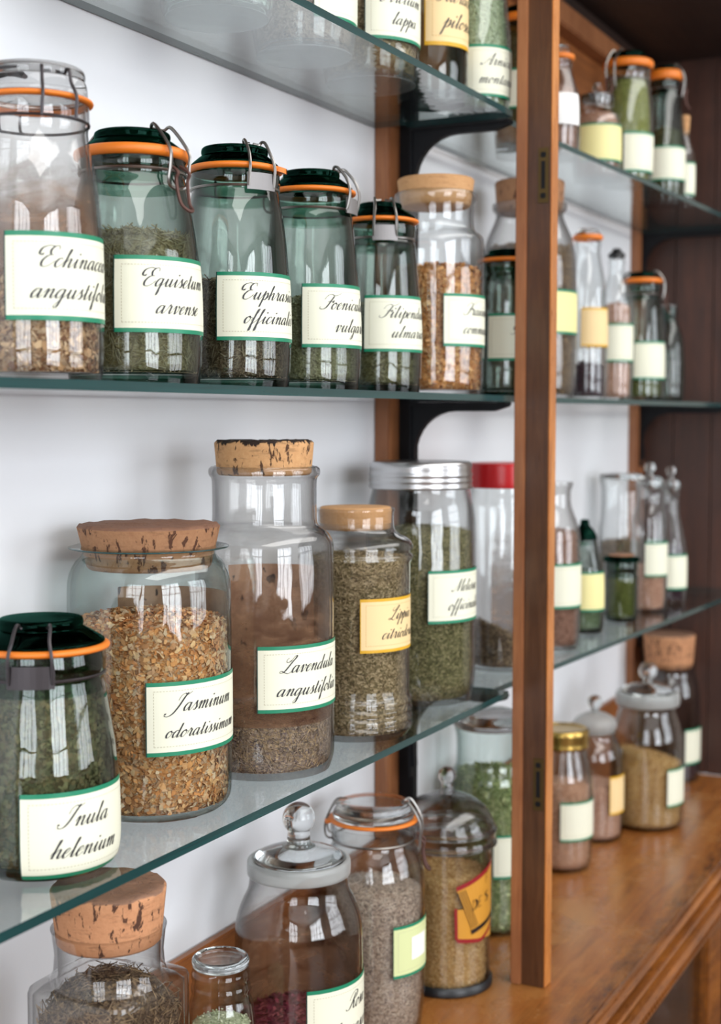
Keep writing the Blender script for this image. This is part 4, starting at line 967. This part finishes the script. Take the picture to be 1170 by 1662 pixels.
# painted shield on the jar
sp = J['sp']; mb = MB(); zq = lambda y: sp.z(y, sp.D - .04)
def enamel(c, e, m, n=14):
    """patch of enamel on the glass: corners (degrees from the viewer, seen height) in order"""
    V = []
    for i in range(n + 1):
        for j in range(5):
            u, v = i / n, j / 4
            p = [(1 - u) * (1 - v) * c[0][k] + u * (1 - v) * c[1][k] + u * v * c[2][k] + (1 - u) * v * c[3][k] for k in (0, 1)]
            z = zq(p[1]); r = J['rf'](z) + e; an = sp.ang(radians(p[0])); V.append((r * cos(an), r * sin(an), z))
    mb.add(V, [(i * 5 + j, i * 5 + 5 + j, i * 5 + 6 + j, i * 5 + 1 + j) for i in range(n) for j in range(4)], m)
enamel([(11, 1468), (30, 1468), (32, 1518), (13, 1518)], .0006, 0); enamel([(30, 1500), (105, 1470), (105, 1530), (32, 1518)], .0006, 0)
enamel([(10, 1466), (14, 1466), (15, 1520), (11, 1514)], .0009, 1); enamel([(12, 1514), (50, 1520), (50, 1526), (14, 1521)], .0009, 1); enamel([(50, 1520), (105, 1490), (105, 1497), (50, 1526)], .0009, 1)
enamel([(12, 1434), (105, 1394), (105, 1486), (34, 1508)], .0012, 0)
enamel([(12, 1431), (105, 1390), (105, 1398), (13, 1438)], .0015, 1); enamel([(32, 1503), (105, 1479), (105, 1486), (34, 1510)], .0015, 2)
for q in range(4): enamel([(13.5 + q * 3.2, 1440 - q), (14.6 + q * 3.2, 1440 - q), (34 + q * 3.2, 1500 - q), (33 + q * 3.2, 1500 - q)], .0016, 2, 2)
sh_ = mb.build('painted_shield', [M['amber_paint'], M['red_paint'], M['black_paint']], J['e'], smooth=False)
tm = MB()
GL['E'], GL['F'] = GL['e_'], ([[(.1, 0), (.1, 1.4)], [(0, 1.4), (.65, 1.4)], [(.1, .75), (.5, .75)]], .8)   # the enamel is in capitals
for word, a, y in (('DE S', 34, 1472), ('F', 58, 1434)):
    for q in text_quads(word, .0092, .1, 1.15):
        V = []
        for x, yy in q:
            r = J['rf'](.1) + .002; an = sp.ang(radians(a) + x / r); z = zq(y) + yy + (x * .28); V.append((r * cos(an), r * sin(an), z))
        tm.add(V, [(0, 1, 2, 3)])
tm.build('lettering', M['black_paint'], sh_, smooth=False)
J = jar('tall', 'lidded_jar', 'tall clear jar of green leaf with low glass lid next to the post', 797, .772, CT, [(63, None), (68, 1490), (69, 1470), (69, 1266), (67, 1250), (61, 1240), (59, 1230), (59, 1190), (62, 1182), (62, 1176)], 'aqua', group=G3)
put(J, 'lid', [(0, 1176), (58, 1177), (65, 1174), (66, 1166), (62, 1161), (44, 1152), (22, 1146), (0, 1145)], 'grey_solid', 48); lab(J, 799, 1354, 1424, 'green', None)
fill(J, 1250, 'chip', 1500, 'leafmix', 'green leaf in the tall jar next to the post', size=.9)
J = jar('gold', 'screw_top_jar', 'clear jar with gold screw lid right of the post on the counter', 911, .768, CT, [(46, None), (51, 1385), (51, 1262), (46, 1236), (40, 1217), (38, 1208), (38, 1200)], 'clear', group='screw-top jars')
put(J, 'gold_lid', [(38, 1206), (43, 1206), (44, 1203), (43, 1198), (44, 1180), (42, 1176), (38, 1175), (36, 1178), (0, 1178)], 'gold', 40); lab(J, 908, 1297, 1360, 'green', None)
fill(J, 1262, 'grain', 500, 'tan', 'pale brown seed in the gold-lidded jar', size=1.1, slope=(-.006, .004))
J = jar('R8', 'stoppered_jar', 'clear stoppered jar with narrow amber label on the counter', 963, .772, CT, [(44, None), (48, 1350), (49, 1330), (49, 1225), (45, 1204), (36, 1192), (34, 1184), (35, 1174)], 'clear', group=G3)
s_ = put(J, 'stopper', [(0, 1184), (30, 1184), (36, 1172), (36, 1164), (30, 1156), (12, 1148), (0, 1147)], 'frost', 36); ball_knob(J, s_, 12, 1133, 6, 1149); lab(J, 988, 1253, 1314, 'amber', None, 1.3)
fill(J, 1262, 'grain', 400, 'pink', 'pinkish bark in the stoppered jar with amber label', size=1.1)
J = jar('R9', 'stoppered_jar', 'large clear jar with ball stopper standing in the right bay', 1048, .71, CT, [(54, None), (60, 1325), (61, 1305), (61, 1200), (58, 1172), (50, 1150), (47, 1142), (47, 1134)], 'clear', group=G3)
put(J, 'rim', [(44, 1134), (51, 1134), (53, 1131), (53, 1116), (51, 1113), (45, 1113)], 'frost', 48, closed=True)
s_ = put(J, 'stopper', [(0, 1128), (42, 1128), (46, 1112), (44, 1108), (20, 1100), (0, 1099)], 'clear_solid', 40); ball_knob(J, s_, 15, 1081, 7, 1100); lab(J, 1080, 1237, 1297, 'green', None, 1.4)
fill(J, 1212, 'grain', 800, 'sand', 'straw coloured herb in the large stoppered jar', size=1.2, slope=(-.012, .010))
J = jar('R10', 'corked_jar', 'tall clear corked jar at the back beside the dark end panel', 1083, .764, CT, [(48, None), (52, 1270), (53, 1250), (53, 1120), (48, 1094), (42, 1082), (42, 1070), (44, 1064)], 'clear', group=G2)
cork(J, 39, 1072, 43, 1020, 'cork_pink'); lab(J, 1109, 1172, 1228, 'green', None, 1.3)
fill(J, 1215, 'grain', 200, 'purple', 'dark herb in the corked jar beside the end panel', size=1.3)

# ---- top shelf
J = jar('a', 'clip_top_jar', 'leftmost clear jar on the top shelf, only its base showing', 205, .770, T1, [(84, None), (90, -15), (91, -60), (91, -300), (80, -380), (70, -420)], 'clear', foot='base_glass', group=G1)
fill(J, -250, 'grain', 500, 'grey', 'grey herb in the leftmost jar on the top shelf', size=1.3, span=pi)
J = jar('b', 'clip_top_jar', 'clear jar of pale crystals on the top shelf', 352, .776, T1, [(84, None), (90, 20), (91, -20), (91, -240), (80, -310), (70, -340)], 'clear', foot='base_glass', group=G1)
fill(J, -180, 'chip', 700, 'white', 'pale crystals in a clear jar on the top shelf', size=1.0, span=pi)
J = jar('c', 'clip_top_jar', 'clear jar of grey herb with a green-edged label on the top shelf', 494, .772, T1, [(77, None), (83, 60), (84, 20), (84, -180), (74, -250), (66, -280)], 'clear', foot='base_glass', group=G1)
lab(J, 508, -62, 26, 'green', None); fill(J, -120, 'needle', 700, 'grey', 'grey herb in the third jar of the top shelf', size=1.1, span=pi)
J = jar('d', 'clip_top_jar', 'clear jar labelled Arctium lappa on the top shelf', 602, .768, T1, [(72, None), (77, 115), (78, 80), (78, -110), (70, -170), (60, -200)], 'clear', foot='base_glass', group=G1)
lab(J, 592, -38, 62, 'green', ('Arctium', 'lappa'), 1.5); fill(J, -80, 'needle', 700, 'lippia', 'brownish herb in the jar labelled Arctium', size=1.1, span=pi)
J = jar('e', 'clip_top_jar', 'dark green jar with peach label on the top shelf', 700, .745, T1, [(54, None), (58, 135), (58, 90), (58, -60), (50, -120), (46, -140)], 'green', foot='base_glass', base=.009, group=G1)
lab(J, 689, -45, 74, 'amber', ('Hieracium', 'pilosella'), 1.35)
J = jar('f', 'clip_top_jar', 'green-tinted jar of pale leaf on the top shelf next to the post', 776, .722, T1, [(48, None), (52, 150), (52, 80), (49, 40), (44, -20), (40, -60)], 'aqua', foot='base_glass', base=.007, group=G1)
lab(J, 758, 74, 158, 'green', ('Arnica', 'montana'), 1.4); fill(J, 5, 'grain', 700, 'paleg', 'pale leaf in the top shelf jar next to the post', size=1.2, span=pi)
J = jar('g', 'clip_top_jar', 'dark green clip-top jar hidden behind the post on the top shelf', 850, .768, T1, [(46, None), (50, 210), (50, 120), (46, 80), (42, 55), (42, 45)], 'green', base=.009, group=G1)
clip_lid(J, (41, 36), (32, 28, 18), ring=(44, 40), ring_t=13); lab(J, 822, 115, 180, 'green', None); fill(J, 75, 'grain', 300, 'inula', 'dark green leaf in the jar hidden behind the post', size=1.2, span=pi)
J = jar('h', 'clip_top_jar', 'clear jar with plain white label right of the post on the top shelf', 904, .730, T1, [(34, None), (37, 240), (37, 175), (33, 155), (25, 130), (22, 118), (24, 112), (23, 104)], 'grey_glass', group=G1)
clip_lid(J, (22, 97), (18, 88, 80), 'clear_solid', (24, 100), 10); lab(J, 880, 156, 207, 'plain', None, 1.4); fill(J, 150, 'grain', 300, 'brown', 'brown powder in the jar with plain white label', size=1.2, span=pi)
J = jar('i', 'stoppered_jar', 'squat jar of pinkish bark with a broad yellow label', 968, .738, T1, [(36, None), (39, 285), (39, 212), (36, 196), (29, 189), (27, 184), (28, 168)], 'clear', group=G3)
s_ = put(J, 'stopper', [(0, 176), (24, 176), (28, 167), (27, 161), (0, 159)], 'grey_solid', 32); ball_knob(J, s_, 8, 150, 4, 160); lab(J, 942, 207, 268, 'yellow', None, 1.5); fill(J, 195, 'grain', 400, 'pink', 'pinkish bark in the squat jar with yellow label', size=1.2, span=pi)
J = jar('j', 'clip_top_jar', 'green clip-top jar full of olive powder on the top shelf', 1017, .708, T1, [(38, None), (41, 290), (42, 225), (40, 185), (37, 155), (34, 142), (36, 134), (35, 122)], 'aqua', base=.008, group=G1)
clip_lid(J, (36, 114), (28, 108, 97), ring=(38, 117), ring_t=13); bail(J, 'loop', -40, (34, 142), (38, 118), (30, 100)); lab(J, 1011, 221, 285, 'green', None, 1.4)
fill(J, 142, 'grain', 500, 'olive', 'olive powder filling the green clip-top jar on the top shelf', size=1.1, span=pi)
J = jar('k', 'clip_top_jar', 'tapering dark green clip-top jar near the end panel on the top shelf', 1076, .712, T1, [(33, None), (35, 315), (35, 262), (30, 205), (26, 168), (23, 158), (25, 151), (24, 142)], 'green', base=.008, group=G1)
clip_lid(J, (24, 134), (19, 128, 121), ring=(26, 137), ring_t=15); bail(J, 'loop', 80, (23, 158), (26, 138), (20, 123)); lab(J, 1054, 247, 302, 'green', None, 1.4); fill(J, 225, 'grain', 300, 'melissa', 'dark herb in the tapering green jar', size=1.2, span=pi)
J = jar('l', 'corked_jar', 'small corked bottle last on the top shelf', 1108, .690, T1, [(17, None), (19, 325), (19, 265), (14, 250), (9, 235), (9, 224)], 'clear', cat='bottle', group='bottles')
cork(J, 8, 230, 10, 200, 'cork_pale'); lab(J, 1098, 273, 326, 'green', None, 1.1)

# ---- inside the lower cupboard
for k, (X, Y, r, h, gl, lb) in enumerate(((2.40, .625, .052, .20, 'clear', 'clear glass jar with gold lid inside the lower cupboard'), (2.525, .635, .055, .23, 'grey_glass', 'smoky glass jar inside the lower cupboard behind the first'), (2.66, .65, .055, .22, 'clear', 'clear tall glass jar deep inside the lower cupboard'))):
    e = empty('screw_top_jar', (X, Y, -1.1197), lb, 'jar', 'jars in the lower cupboard')
    o_ = chaikin([(r * .9, 0), (r, .006), (r, h * .75), (r * .8, h * .88), (r * .7, h * .92), (r * .7, h)], 2)
    MB().lathe([(0, .001)] + o_ + [(q - .003, max(z, .005)) for q, z in o_[::-1]] + [(0, .005)], 48).build('body', M[gl], e, sharp=50)
    MB().lathe([(r * .7, h - .012), (r * .76, h - .012), (r * .76, h + .008), (r * .7, h + .010), (0, h + .010)], 40).build('lid', M['gold' if k == 0 else 'alu'], e)
